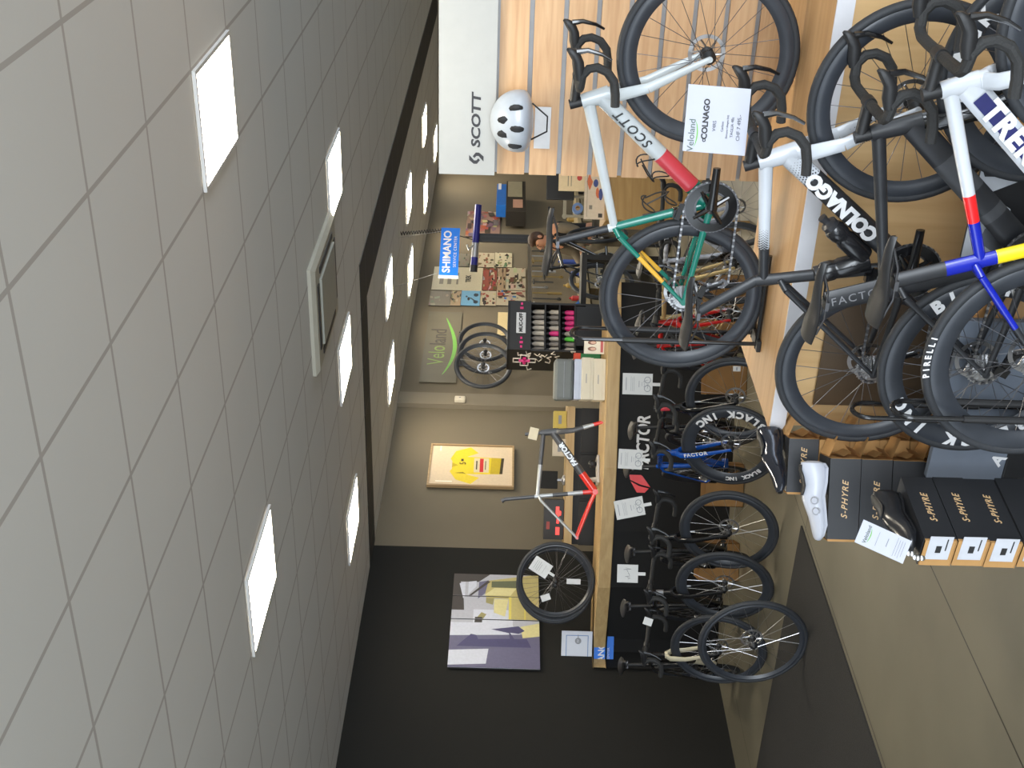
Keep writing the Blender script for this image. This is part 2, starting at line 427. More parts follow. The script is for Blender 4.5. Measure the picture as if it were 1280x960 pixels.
def front_mech_fn(mb):
    mb.box((0.385, -0.045, 0.392), (0.070, 0.014, 0.020), 0, mat=Matrix.Rotation(0.25, 3, 'Y')); mb.box((0.374, -0.028, 0.400), (0.03, 0.03, 0.03))
def cage_fn(mb):
    mb.tube([(0, 0, -0.005), (0.004, 0, 0.13)], 0.004, 6)
    for z, r in ((0.01, 0.030), (0.10, 0.037)):
        mb.tube([(0.045+r*math.cos(a), r*math.sin(a), z+0.02*math.sin(a*1.5)) for a in [2*PI*i/18 for i in range(18)]], 0.003, 6, closed=True)
    mb.tube([(0.075, 0.015, 0.02), (0.07, 0.03, 0.06), (0.06, 0.034, 0.105)], 0.003, 6); mb.tube([(0.075, -0.015, 0.02), (0.07, -0.03, 0.06), (0.06, -0.034, 0.105)], 0.003, 6)

BARMAT = M('bar_tape_black', (0.022, 0.022, 0.022), 0.75, bump=0.3, scale=160)
SADMAT = M('saddle_black', (0.016, 0.016, 0.017), 0.42)
PLAIN = dict(head=[(1, 0)], top=[(1, 0)], down=[(1, 0)], seat=[(1, 0)], stay=[(1, 0)], chainstay=0, bb=0, fork=[(1, 0)])

def bicycle(label, group, rzot, cfg, mats, hub=None, front=None, steer=0.0, name='bicycle', big=False, wheels=True, wk=None, fwk=None, crank=0.0, cables=True, flat=False, saddle_m=None, post=None, key=None):
    """hub = rear hub position in the shop, or front = front hub position"""
    g = dict(PLAIN); g.update(cfg); key = key or label
    S = T(*AXP) @ Matrix.Rotation(steer, 4, STU) @ T(*(-AXP))
    Rz = RZ(rzot)
    if hub is not None: base = Vector(hub)-(Rz @ Vector((0, 0, WR)))
    else: base = Vector(front)-(Rz @ (S @ FHUB))
    root = thing(name, label, 'bicycle', base, rzot, group)
    fn, clus, htop = bike_frame(g)
    fr = part('frame', ('frame', key), fn, mats, root)
    fk = part('fork', ('fork', key), fork_fn(g['fork'], g.get('fork_fat', 1.0)), mats, root, S)
    wk = dict(wk or {}); fwk = dict(fwk if fwk is not None else wk)
    wr = wf = None
    if wheels:
        wr = wheel(root, T(0, 0, WR), rear=True, **wk); wf = wheel(root, S @ T(*FHUB), **fwk)
    cr_ = part('crankset', 'chainring', ring_fn, [DSTEEL, GBLACK], root, T(*BB))
    for y, a in ((-0.062, crank), (0.062, crank+PI)):
        ar = part('crank_arm', ('arm', y), arm_fn(y), [GBLACK], cr_, RY(-a))
    part('chain', 'chain', chain_fn, [STEEL, DSTEEL], root)
    part('rear_derailleur', 'mech', mech_fn, [GBLACK, DSTEEL], root)
    part('front_derailleur', 'fmech', front_mech_fn, [GBLACK], root)
    sz = g.get('saddle_z', 0.95); top = BB+STU*((sz-0.045-BB.z)/STU.z); top.x = g.get('saddle_x', top.x)
    pr = g.get('post', (0.0135, 0.0145))
    part('seatpost', ('post', key), lambda mb: mb.etube([clus-(clus-BB).normalized()*0.02, top] if 'clus' not in g else [clus-Vector((0, 0, 0.02)), clus+Vector((0, 0, 0.012)), top], pr[0], pr[1], g.get('postseg', [(1, 0)])), post or [BLACK], root)
    sd = part('saddle', 'saddle', saddle_fn, [saddle_m or SADMAT], root, T(top.x, 0, sz))
    part('saddle_rail', 'rail', rail_fn, [DSTEEL], sd)
    st0 = htop+STU*g.get('spacer', 0.03); bar = st0+Vector((0.105, 0, -0.008+g.get('rise', 0.0)))
    part('stem', ('stem', key), lambda mb: (mb.etube([htop-STU*0.002, st0+STU*0.018], 0.019, 0.019), mb.etube([st0, bar], 0.017, 0.019), mb.lathe([(0.020, -0.022), (0.020, 0.022)], 18, c=bar)), [g.get('stem_m', BLACK)], root, S)
    hb = part('handlebar', 'flatbar' if flat else 'bar', flatbar_fn if flat else bar_fn, [BARMAT], root, S @ T(*bar))
    if not flat:
        for s in (-1, 1):
            part('brake_hood', ('hood', s), hood_fn(s), [BLACK], hb); part('brake_lever', ('lever', s), lever_fn(s), [g.get('lever_m', GBLACK)], hb)
    return root, fr, fk, wr, wf, hb
def down_text(fr, body, size, mat, t, side=-1, off=0.026, shear=0.0, bold=0.0, space=1.0, dz=0.0, flip=False):
    s = CROWN+STU*0.042; e = BB+Vector((0.005, 0, 0.005)); d = (s-e).normalized(); c = e.lerp(s, t); a = math.atan2(d.z, d.x)
    n = Vector((-d.z, 0, d.x)); a += PI if flip else 0
    text(body, size, mat, fr, T(*(c+Vector((0, side*off, 0))+n*dz)) @ RY(-a), shear=shear, bold=bold, space=space)
# ------------------------------------------------------------------ the setting
OX, OY, TI, TJ = 0.513468*1.2, 2.273238*1.2, 0.4874, 0.630        # ceiling tile grid
def tile_loc(i, j): return Vector((OX, OY, 0))+Vector((-BX[0], -BX[1], 0))*(i*TI)+Vector((AX[0], AX[1], 0))*(j*TJ)

def grid_material(name, tile, line, lw, rough, tx, ty, noise=0.04, nscale=0.6):
    m = bpy.data.materials.new(name); m.use_nodes = True; nt = m.node_tree; N = nt.nodes; L = nt.links; p = N['Principled BSDF']
    tc = N.new('ShaderNodeTexCoord'); sx = N.new('ShaderNodeSeparateXYZ'); L.new(tc.outputs['Object'], sx.inputs[0])
    outs = []
    for k, sz in (('X', tx), ('Y', ty)):
        a = N.new('ShaderNodeMath'); a.operation = 'DIVIDE'; a.inputs[1].default_value = sz; L.new(sx.outputs[k], a.inputs[0])
        b = N.new('ShaderNodeMath'); b.operation = 'ADD'; b.inputs[1].default_value = 0.5; L.new(a.outputs[0], b.inputs[0])
        c = N.new('ShaderNodeMath'); c.operation = 'FRACT'; L.new(b.outputs[0], c.inputs[0])
        d = N.new('ShaderNodeMath'); d.operation = 'SUBTRACT'; d.inputs[1].default_value = 0.5; L.new(c.outputs[0], d.inputs[0])
        e = N.new('ShaderNodeMath'); e.operation = 'ABSOLUTE'; L.new(d.outputs[0], e.inputs[0])
        f = N.new('ShaderNodeMath'); f.operation = 'LESS_THAN'; f.inputs[1].default_value = lw/2/sz; L.new(e.outputs[0], f.inputs[0])
        outs.append(f)
    mx = N.new('ShaderNodeMath'); mx.operation = 'MAXIMUM'; L.new(outs[0].outputs[0], mx.inputs[0]); L.new(outs[1].outputs[0], mx.inputs[1])
    nz = N.new('ShaderNodeTexNoise'); nz.inputs['Scale'].default_value = nscale; nz.inputs['Detail'].default_value = 6; L.new(tc.outputs['Object'], nz.inputs['Vector'])
    rp = N.new('ShaderNodeValToRGB'); L.new(nz.outputs['Fac'], rp.inputs['Fac'])
    rp.color_ramp.elements[0].position = 0.3; rp.color_ramp.elements[1].position = 0.7
    rp.color_ramp.elements[0].color = tuple(c*(1-noise) for c in tile)+(1,); rp.color_ramp.elements[1].color = tuple(c*(1+noise) for c in tile)+(1,)
    mc = N.new('ShaderNodeMix'); mc.data_type = 'RGBA'; L.new(mx.outputs[0], mc.inputs['Factor']); L.new(rp.outputs['Color'], mc.inputs['A']); mc.inputs['B'].default_value = tuple(line)+(1,)
    L.new(mc.outputs['Result'], p.inputs['Base Color']); p.inputs['Roughness'].default_value = rough
    return m

CEILM = grid_material('ceiling_tiles', (0.60, 0.595, 0.57), (0.40, 0.375, 0.35), 0.017, 0.85, TI, TJ, 0.03)
DARKM = grid_material('dark_ceiling_tiles', (0.020, 0.019, 0.018), (0.12, 0.11, 0.10), 0.010, 0.7, TI, TJ, 0.1)
FLOORM = grid_material('floor_tiles', lin(116, 110, 94), lin(44, 40, 33), 0.008, 0.45, 1.20, 6.2, 0.16, 1.3)
def horiz(name, mat, x0, y0, x1, y1, z, org, thick=0.05):
    mb = MB(); mb.box(((x0+x1)/2, (y0+y1)/2, thick/2), (x1-x0, y1-y0, thick)); return struct(name, mb, mat, (org.x, org.y, z), ROT_B)
horiz('ceiling', CEILM, -14, -6, 9, 19.5, CEIL, Vector((OX, OY, 0)))
fl = shop(0, -3.38); horiz('floor', FLOORM, -8, -6, 10, 22, -0.05, fl)
horiz('trim_1', DARKM, -8*TI, 10.40*TJ, -7*TI, 27.5*TJ, CEIL-0.006, Vector((OX, OY, 0)), 0.006)
horiz('trim_2', DARKM, -14*TI, 10.40*TJ, -8*TI, 11.05*TJ, CEIL-0.006, Vector((OX, OY, 0)), 0.006)

WBLACK = M('black_wall_paint', lin(17, 15, 9), 0.95, noise=0.1, scale=3)
WOLIVE = M('olive_grey_wall_paint', lin(108, 98, 80), 0.8, noise=0.05, scale=1.2)
WGREY = M('pale_grey_wall_paint', lin(128, 118, 100), 0.8, noise=0.05, scale=1.2)
def wall(name, mat, a0, a1, off=0.0, th=0.15):
    mb = MB(); mb.box(((a0+a1)/2, th/2, CEIL/2), (a1-a0, th, CEIL)); p = shop(0, WALLB+off); return struct(name, mb, mat, (p.x, p.y, 0), ROT_A)
wall('wall_left', WBLACK, 0.5, 9.55); wall('wall_back', WOLIVE, 9.55, 20.3)
wall('trim_3', WGREY, 12.16, 12.42, 0.06, 0.06)
mb = MB(); mb.box((0, 0.075, CEIL/2), (9, 0.15, CEIL)); p = shop(20.2, -3); struct('wall_far', mb, WGREY, (p.x, p.y, 0), ROT_B)

# slatted timber display wall on the right
SLATA = 5.55
sl0 = onplane(620, 217, AX, SLATA); slb = BX[0]*sl0.x+BX[1]*sl0.y
ztop = onplane(549, 217, AX, SLATA).z; zhead = onplane(618, 217, AX, SLATA).z
SLATW = wood('slat_wall_oak', lin(205, 170, 132), lin(184, 146, 108), 'x', 1.5)
GROOVE = M('alloy_groove', lin(150, 150, 150), 0.4, 0.3)
grooves = [onplane(v, 217, AX, SLATA).z for v in (658, 698, 736.5, 774, 812, 849, 886, 923)]
mb = MB(); W = 4.6
zz = [zhead]+grooves+[0.02]
for i in range(len(zz)-1):
    mb.box((W/2, 0.012, (zz[i]+zz[i+1])/2), (W, 0.024, zz[i]-zz[i+1]-0.022), 0)
mb.box((W/2, 0.035, zhead/2), (W, 0.022, zhead), 1)
org = shop(SLATA, slb)
sw = struct('wall_right', mb, [SLATW, GROOVE], (org.x, org.y, 0), ROT_B)
mb = MB(); mb.box((W/2, -0.0125, (ztop+zhead)/2), (W, 0.024, ztop-zhead))
hd = tag(mb.build('brand_header_board', [M('header_white', lin(166, 168, 167), 0.5, noise=0.02)], None, 0), 'white header board with black SCOTT lettering topping the slatted oak wall', 'sign board'); hd.location = (org.x, org.y, 0.0); hd.rotation_euler = (0, 0, ROT_B)
zc = (ztop+zhead)/2; HINK = M('header_ink', (0.03, 0.03, 0.035), 0.5)
text('SCOTT', 0.057, HINK, hd, T(0.135, -0.0255, zc-0.045+0.002) @ Matrix.Diagonal((1.42, 1, 1, 1)), shear=0.12, bold=0.0018, align='LEFT', space=1.0)
lg = MB()
lx, s = 0.083, 0.0031
for q in ([(-9, 4), (-3, 11), (5, 11), (0, 6.5), (-3.5, 3.5), (-3.5, 0), (0, -3), (-3, -5.5), (-9, -1)], [(9, -4), (3, -11), (-5, -11), (0, -6.5), (3.5, -3.5), (3.5, 0), (0, 3), (3, 5.5), (9, 1)]):
    lg.poly([(lx+x*s, zc-0.045+z*s) for x, z in q], 0, -0.0258)
lg.build('emblem', [HINK], hd, 0)

# ceiling lights and the air unit
LGLOW = M('light_diffuser', (1.0, 0.90, 0.72), 0.5, noise=0.0, emit=34); LFR = M('light_frame_white', (0.55, 0.54, 0.52), 0.6)
lights = [((1, 3), 'bright square ceiling light nearest the camera, above the right of the shop'), ((4, 8), 'square ceiling light just beyond the nearest one, right of the air unit'), ((7.1, 8.2), 'square ceiling light just left of the air unit'),
    ((10.25, 8.25), 'square ceiling light left of the dark tiled band, above the counter end'), ((6.05, 3.03), 'bright square ceiling light nearest the camera on the left'),
    ((9.2, 17.6), 'square ceiling light beyond the dark band, right of the hanging blue sign'), ((11.4, 22.3), 'small far ceiling light close to the back wall above the workshop'), ((11.3, 17.75), 'far ceiling light above and left of the hanging blue sign'),
    ((9.15, 13.5), 'ceiling light just past the dark band, above the round green logo banner'), ((11.25, 13.5), 'ceiling light near the back wall above the hung wheels'), ((9.2, 22), 'far ceiling light above the white header board, nearer one'), ((11.5, 26.0), 'farthest ceiling light, above the white header board')]
for (i, j), lb in lights:
    c = tile_loc(i+0.5, j+0.5); t = thing('ceiling_light', lb, 'ceiling light', (c.x, c.y, CEIL-0.002), ROT_B, 'square ceiling lights')
    part('diffuser', 'ldiff', lambda mb: mb.box((0, 0, -0.006), (TI-0.035, TJ-0.035, 0.010)), [LGLOW], t, smooth=0)
    def fr_(mb):
        for sx in (-1, 1): mb.box((sx*(TI/2-0.011), 0, -0.007), (0.018, TJ-0.004, 0.014)); mb.box((0, sx*(TJ/2-0.011), -0.007), (TI-0.04, 0.018, 0.014))
    part('light_frame', 'lframe', fr_, [LFR], t, smooth=0)
c = (tile_loc(4.78, 6.5)+tile_loc(6.3, 8.0))/2
ac = thing('ceiling_air_unit', 'pale grey cassette air conditioning unit set in the ceiling tiles', 'air conditioner', (c.x, c.y, CEIL), ROT_B)
AW = M('air_unit_white', lin(168, 164, 150), 0.5, noise=0.02); AG = M('air_unit_panel', lin(150, 150, 140), 0.5, noise=0.03)
w, d = 1.52*TI, 1.5*TJ
mb = MB(); mb.loft([[Vector((sx*w/2*k, sy*d/2*k, z)) for sx, sy in ((-1, -1), (1, -1), (1, 1), (-1, 1))] for k, z in ((1, 0), (1, -0.022), (0.93, -0.045))]); mb.build('air_unit_casing', [AW], ac, 0)
mb = MB(); mb.box((0, 0, -0.05), (w*0.62, d*0.62, 0.02)); mb.build('intake_panel', [AG], ac, 0)
for sx, sy in ((1, 0), (-1, 0), (0, 1), (0, -1)):
    mb = MB(); mb.box((sx*w*0.385, sy*d*0.385, -0.047), (w*0.055 if sx else w*0.6, d*0.055 if sy else d*0.6, 0.008)); mb.build('air_outlet', [BLACK], ac, 0)

# ------------------------------------------------------------------ the four bikes on the display, right
BROT = ROT_B
h1 = at(852, 369, 5.02); h2 = at(1087, 452, 4.42); h3 = at(1222, 456, 4.08); h4 = at(1298, 448, 3.648)
h3.z = WR; h4.z = WR
PZ = h1.z-WR
TEAL = M('teal_green_paint', lin(22, 118, 102), 0.25, noise=0.03, coat=0.4); SILV = M('pearl_white_paint', lin(186, 192, 194), 0.3, noise=0.02, coat=0.4)
CORAL = M('coral_red_paint', lin(196, 62, 72), 0.3, noise=0.03, coat=0.3); YEL = M('warm_yellow_paint', lin(226, 176, 62), 0.35, noise=0.03)
MATTE = M('satin_black_paint', (0.022, 0.023, 0.026), 0.38, noise=0.12); GREYP = M('graphite_patch', (0.055, 0.057, 0.062), 0.35)
BLUE = M('cobalt_blue_paint', lin(14, 32, 160), 0.2, noise=0.05, coat=0.5); PURE = M('pure_white_paint', lin(196, 200, 206), 0.25, noise=0.02, coat=0.4)
REDP = M('signal_red_paint', lin(222, 32, 36), 0.3, noise=0.02, coat=0.3); NAVY = M('navy_ink', lin(34, 36, 92), 0.4); LEMON = M('lemon_yellow_paint', lin(240, 212, 30), 0.35, noise=0.02)
big = dict(depth=0.052, tw=0.0155, solo_spokes=True)
# 1 green road bike
r1, f1, k1, *_ = bicycle('teal green and white road bike with coral band standing on the oak platform', 'display bikes', BROT,
    dict(seat_len=0.40, head_len=0.105, head=[(1, 1)], top=[(0.93, 1), (1, 1)], down=[(0.16, 0), (0.46, 2), (1, 1)], seat=[(0.92, 0), (1, 1)], stay=[(0.30, 0), (0.68, 3), (1, 0)], chainstay=0, bb=0, fork=[(1, 1)], stay_drop=0.015, saddle_z=0.905, fat=1.15, post=(0.0145, 0.0155)),
    [TEAL, SILV, CORAL, YEL], hub=h1, wk=dict(big), fwk=dict(depth=0.052, tw=0.0155), name='road_bike', post=[MATTE])
down_text(f1, 'SCOTT', 0.050, M('black_decal', (0.02, 0.02, 0.02), 0.4), 0.71, off=0.0262, shear=0.25, bold=0.001, space=1.25)
part('bottle_cage', 'cage', cage_fn, [BLACK], f1, T(*(BB+Vector((0.128, 0, 0.166)))) @ RY(0.80) @ RZ(PI))
part('bottle_cage', 'cage', cage_fn, [BLACK], f1, T(*(BB+STU*0.14+Vector((0.015, 0, 0)))) @ RY(-0.295))
# 2 white / black road bike
r2, f2, k2, *_ = bicycle('white and black road bike with dotted fade and COLNAGO lettering on its down tube', 'display bikes', BROT-0.055,
    dict(clus=(0.352, 0, 0.772), saddle_x=0.228, seat_len=0.50, head_len=0.125, head=[(1, 0)], top=[(0.72, 0), (1, 1)], down=[(0.80, 1), (1, 0)], seat=[(1, 1)], stay=[(1, 1)], chainstay=1, bb=1, fork=[(0.62, 0), (1, 0)], fat=1.18, fatdown=1.28, fork_fat=1.15, stay_drop=0.07, saddle_z=1.02, seat_depth=0.022, post=(0.0135, 0.020)),
    [PURE, MATTE], hub=h2, wk=dict(big), fwk=dict(depth=0.052, tw=0.0155, solo_spokes=True), name='road_bike', post=[MATTE])
r2.rotation_euler = (0, math.radians(-2.5), BROT-0.055); WDEC = WHITE
down_text(f2, 'COLNAGO', 0.067, WDEC, 0.56, off=0.0295, bold=0.004, space=0.98)
def dots(parent, p0, p1, nrow, ncol, w, y, m):
    p0 = Vector(p0); p1 = Vector(p1); d = (p1-p0); n = Vector((-d.z, 0, d.x)).normalized()
    for sd in (-1, 1): dots1(parent, p0, d, n, nrow, ncol, w, y, m, sd)
def dots1(parent, p0, d, n, nrow, ncol, w, y, m, sd):
    mb = MB()
    for i in range(ncol):
        s = 0.0014+0.0030*i/ncol
        for j in range(nrow):
            c = p0+d*((i+0.5*(j % 2))/ncol)+n*((j/(nrow-1)-0.5)*w); q = abs(j/(nrow-1)-0.5)*2
            mb.add([(c.x+s*a, sd*(y*math.sqrt(max(0.02, 1-0.72*q*q))), c.z+s*b) for a, b in ((-1, 0), (0, -1), (1, 0), (0, 1))], [(0, 1, 2, 3)])
    mb.build('dot_pattern', [m], parent, 0)
dkd = M('dot_black', (0.015, 0.015, 0.017), 0.4)
hb_ = CROWN+STU*0.042; eb_ = BB+Vector((0.005, 0, 0.005))
dots(f2, eb_.lerp(hb_, 0.95), eb_.lerp(hb_, 0.79), 9, 8, 0.058, 0.0275, dkd)
tt0 = CROWN+STU*0.112; tt1 = Vector((0.352, 0, 0.76))
dots(f2, tt0.lerp(tt1, 0.55), tt0.lerp(tt1, 0.73), 7, 9, 0.030, 0.0195, dkd)
dots(k2, CROWN+Vector((0.045, 0, -0.17)), CROWN+Vector((0.085, 0, -0.26)), 7, 7, 0.030, 0.060, dkd)


# 3 satin black aero bike
ltr = dict(body='BLACK INC', r=0.286, size=0.062, mat=WHITE, step=12.3, y=-0.0152, bold=0.0035)
tyt = None
r3, f3, k3, wr3, wf3, hb3 = bicycle('satin black aero road bike with white BLACK INC lettering on its deep rims', 'display bikes', BROT,
    dict(seat_len=0.475, head_len=0.155, head=[(1, 0)], top=[(1, 0)], down=[(0.3, 0), (0.36, 1), (0.5, 0), (0.62, 1), (0.74, 1), (0.8, 0), (1, 0)], seat=[(1, 0)], stay=[(1, 0)], chainstay=0, bb=0, fork=[(1, 2)], fat=1.05, fatdown=1.5, fork_fat=1.1, stay_drop=0.06, saddle_z=0.935, seat_depth=0.040, post=(0.013, 0.038)),
    [MATTE, GREYP, GBLACK], hub=h3, wk=dict(depth=0.062, tw=0.0155, solo_spokes=True, letters=[dict(ltr, a0=221+0), dict(ltr, a0=41)]), fwk=dict(depth=0.062, tw=0.0155, solo_spokes=True, letters=[dict(ltr, a0=286), dict(ltr, a0=106)]), name='road_bike', post=[MATTE])
text('FACTOR', 0.040, M('faint_decal', (0.20, 0.20, 0.21), 0.5), r3, T(*(BB+STU*0.545+Vector((0, -0.0145, 0)))) @ RY(1.274), space=1.25)
# 4 white, red and blue race bike
r4, f4, k4, wr4, wf4, hb4 = bicycle('white, red and cobalt blue race bike with TREK lettering, nearest display bike', 'display bikes', BROT,
    dict(seat_len=0.335, head_len=0.10, head=[(1, 1)], top=[(0.60, 1), (0.76, 2), (1, 0)], down=[(0.12, 0), (0.22, 3), (0.34, 0), (1, 1)], seat=[(0.55, 4), (0.80, 3), (1, 0)], stay=[(0.55, 0), (1, 4)], chainstay=4, bb=4, fork=[(1, 1)], fat=1.0, fatdown=1.35, stay_drop=-0.005, saddle_z=0.855, seat_depth=0.022, post=(0.015, 0.024), postseg=[(0.42, 1), (1, 0)]),
    [BLUE, PURE, REDP, LEMON, MATTE], hub=h4, wk=dict(depth=0.060, tw=0.0160, solo_spokes=True, tyretext=[dict(body='PIRELLI', r=0.328, size=0.026, mat=WHITE, a0=101, step=3.7, y=-0.0163, bold=0.0008)]), fwk=dict(depth=0.060, tw=0.016), name='road_bike', post=[MATTE, BLUE])
dn = (hb_-eb_).normalized(); nn = Vector((-dn.z, 0, dn.x)); mb = MB()
for t0, t1, a, b in ((0.50, 0.93, -0.020, 0.020),):
    for sd in (-1, 1):
        P0, P1 = eb_.lerp(hb_, t0), eb_.lerp(hb_, t1); mb.add([P0+nn*a+Vector((0, sd*0.0268, 0)), P1+nn*a+Vector((0, sd*0.0253, 0)), P1+nn*b+Vector((0, sd*0.0253, 0)), P0+nn*b+Vector((0, sd*0.0268, 0))], [(0, 1, 2, 3)])
mb.build('navy_panel', [NAVY], f4, 0)
down_text(f4, 'TREK', 0.082, WHITE, 0.70, off=0.0285, bold=0.004, space=1.15, shear=0.0, flip=True)

# floor hoops that hold a rear wheel upright
def hoop(hubp, lab, zb=0.0, top=0.385, dx=-0.19, gap=0.05):
    b = Vector((hubp.x, hubp.y, 0)); t = thing('bike_stand', lab, 'bike stand', (b.x, b.y, zb), BROT, 'black hoop bike stands')
    H = hubp.z-zb+top-0.04
    mb = MB(); pts = [(dx, -gap, 0.02)]+[(dx, -gap, H)]+[(dx, gap*-math.cos(a), H+gap*math.sin(a)) for a in [PI*k/8 for k in range(1, 8)]]+[(dx, gap, H), (dx, gap, 0.02)]
    mb.tube(pts, 0.0085, 10); mb.build('hoop', [GBLACK], t)
    for s in (-1, 1):
        mb = MB(); mb.tube([(dx, s*gap, H*0.42), (dx, s*gap, H*0.78)], 0.0125, 10); mb.build('foam_sleeve', [BLACK], t)
        mb = MB(); mb.tube([(dx-0.02, s*gap, 0.012), (dx+0.40, s*gap, 0.012)], 0.010, 8); mb.build('foot_rail', [GBLACK], t)
    mb = MB(); mb.box((dx, 0, 0.010), (0.05, 0.16, 0.018)); mb.build('base_bar', [BLACK], t, 0, bevel=0.004)
hoop(h1, 'black hoop stand on the oak platform holding the wheel of the teal bike', PZ, 0.435)
hoop(h3, 'black hoop stand holding the rear wheel of the satin black aero bike')
hoop(h4, 'black hoop stand holding the rear wheel of the white, red and blue bike')

# ------------------------------------------------------------------ oak platform and step
OAK = wood('platform_oak', lin(196, 158, 112), lin(176, 136, 90), 'x', 0.8); EDGE = M('white_edge_band', lin(212, 212, 216), 0.45, noise=0.02)
FA = 4.13; LB = -2.57; BKA = 4.86
pt = thing('display_platform', 'oak display platform with a white front edge and a dark brown panel', 'display platform', shop(FA, LB), BROT)
mb = MB(); mb.box((1.9, (BKA-FA)/2, PZ-0.012), (3.8, BKA-FA, 0.024)); mb.build('platform_top', [OAK], pt, 0)
mb = MB(); mb.box((1.9, -0.004, PZ-0.030), (3.8, 0.008, 0.060)); mb.build('edge_band', [EDGE], pt, 0)
mb = MB(); mb.box((1.9, (BKA-FA)/2+0.01, (PZ-0.024)/2), (3.78, BKA-FA-0.03, PZ-0.026)); mb.build('platform_body', [wood('platform_face_oak', lin(212, 178, 128), lin(198, 160, 110), 'z', 0.8)], pt, 0)
q0 = onplane(1016, 505, AX, FA-0.004); q1 = onplane(1032, 418, AX, FA-0.004); bq = BX[0]*q0.x+BX[1]*q0.y-LB
mb = MB(); mb.box((bq+0.235, -0.003, q0.z/2+0.02), (0.47, 0.010, q0.z-0.04)); mb.build('kick_panel', [M('dark_brown_panel', lin(78, 62, 44), 0.5)], pt, 0)
SZ = h2.z-WR
st = thing('display_step', 'low oak step in front of the platform carrying the white and black bike', 'display platform', shop(FA-0.42, -2.29), BROT)
mb = MB(); mb.box((1.8, 0.20, SZ/2), (3.5, 0.39, SZ)); mb.build('step_block', [OAK], st, 0, bevel=0.004)
# bottles in the cages of the white bike (things that could be lifted out)
BOTM = M('black_bottle', (0.014, 0.014, 0.016), 0.25, coat=0.3); CAPM = M('bottle_cap', (0.03, 0.03, 0.033), 0.4)
for lab, base, ang in (('black water bottle held along the down tube of the white and black bike', BB+(hb_-eb_)*0.22+Vector((-0.052, 0, 0.052)), math.pi/2-math.atan2(dn.z, dn.x)),
                       ('black water bottle held along the seat tube of the white and black bike', BB+STU*0.12+Vector((0.058, 0, 0.018)), -0.295)):
    t = thing('water_bottle', lab, 'bottle', group='black bottles on the white bike'); t.matrix_world = r2.matrix_basis @ T(*base) @ RY(ang)
    mb = MB(); mb.lathe([(0.0, 0), (0.034, 0), (0.036, 0.006), (0.036, 0.10), (0.033, 0.108), (0.033, 0.118), (0.036, 0.126), (0.036, 0.155), (0.030, 0.168), (0.026, 0.170)], 24, 'z'); mb.build('bottle_body', [BOTM], t)
    mb = MB(); mb.lathe([(0.029, 0.166), (0.029, 0.186), (0.014, 0.194), (0.013, 0.206), (0.015, 0.210), (0.015, 0.220), (0.0, 0.222)], 20, 'z'); mb.build('bottle_cap', [CAPM], t)

# ------------------------------------------------------------------ counter
COUNT = wood('counter_maple', lin(188, 160, 112), lin(168, 138, 92), 'x', 1.0)
CBOT, CTOP = 0.965, 1.075
fp = [onz(757.5, 800, CBOT), onz(763, 735, CBOT), onz(767, 665, CBOT), onz(771, 585, CBOT), onz(774, 500, CBOT), onz(776.5, 425, CBOT), onz(777, 352, CBOT)]
fp = [Vector((-2.44, fp[0].y+0.10, CBOT))]+fp
def slab(mb, front, depth, z0, z1, mi=0):
    n = len(front); pts = [(p.x, p.y) for p in front]+[(p.x+0.02, min(p.y+depth, (BX[0]*(p.x+0.02)-WALLB)/(-BX[1])-0.06)) for p in reversed(front)]
    mb.add([(x, y, z0) for x, y in pts]+[(x, y, z1) for x, y in pts], [tuple(range(2*n-1, -1, -1)), tuple(range(2*n, 4*n))]+[(i, (i+1) % (2*n), (i+1) % (2*n)+2*n, i+2*n) for i in range(2*n)], mi)
ct = thing('shop_counter', 'long curved shop counter with a thick maple top and black front', 'counter', (0, 0, 0))
mb = MB(); slab(mb, fp, 0.62, CBOT, CTOP); mb.build('countertop', [COUNT], ct, 0, bevel=0.006)
bf = [p+Vector((0, 0.06, 0)) for p in fp]; mb = MB(); slab(mb, bf, 0.50, 0.0, CBOT); mb.build('counter_front', [M('counter_black', (0.0045, 0.004, 0.0038), 0.75)], ct, 0)
def counter_y(x):
    for p, q in zip(fp, fp[1:]):
        if p.x <= x <= q.x: return p.y+(q.y-p.y)*(x-p.x)/(q.x-p.x)
    return fp[-1].y
def on_front(px, py):
    D = 10.0
    for _ in range(6): p = at(px, py, D); D = counter_y(p.x)+0.055
    return at(px, py, D)
pa_, pb_ = on_front(803, 585), on_front(803, 522); p = (pa_+pb_)/2; text('FACTOR', 0.145, WHITE, ct, T(p.x, p.y-0.004, p.z-0.01) @ RZ(math.atan2(pb_.y-pa_.y, pb_.x-pa_.x)) @ Matrix.Diagonal((0.80, 1, 1, 1)), bold=0.004, shear=0.15)
p = on_front(798, 600); mb = MB(); k = 0.0011
for q in ([(-95, 10), (-10, 60), (-45, -5), (-62, -80), (-95, -50)], [(0, 62), (60, 75), (75, 40), (30, -30), (-52, -92), (-35, -20)]):
    mb.poly([(x*k, z*k) for x, z in q])
mb.build('emblem', [REDP], ct, 0, T(p.x, p.y-0.004, p.z))

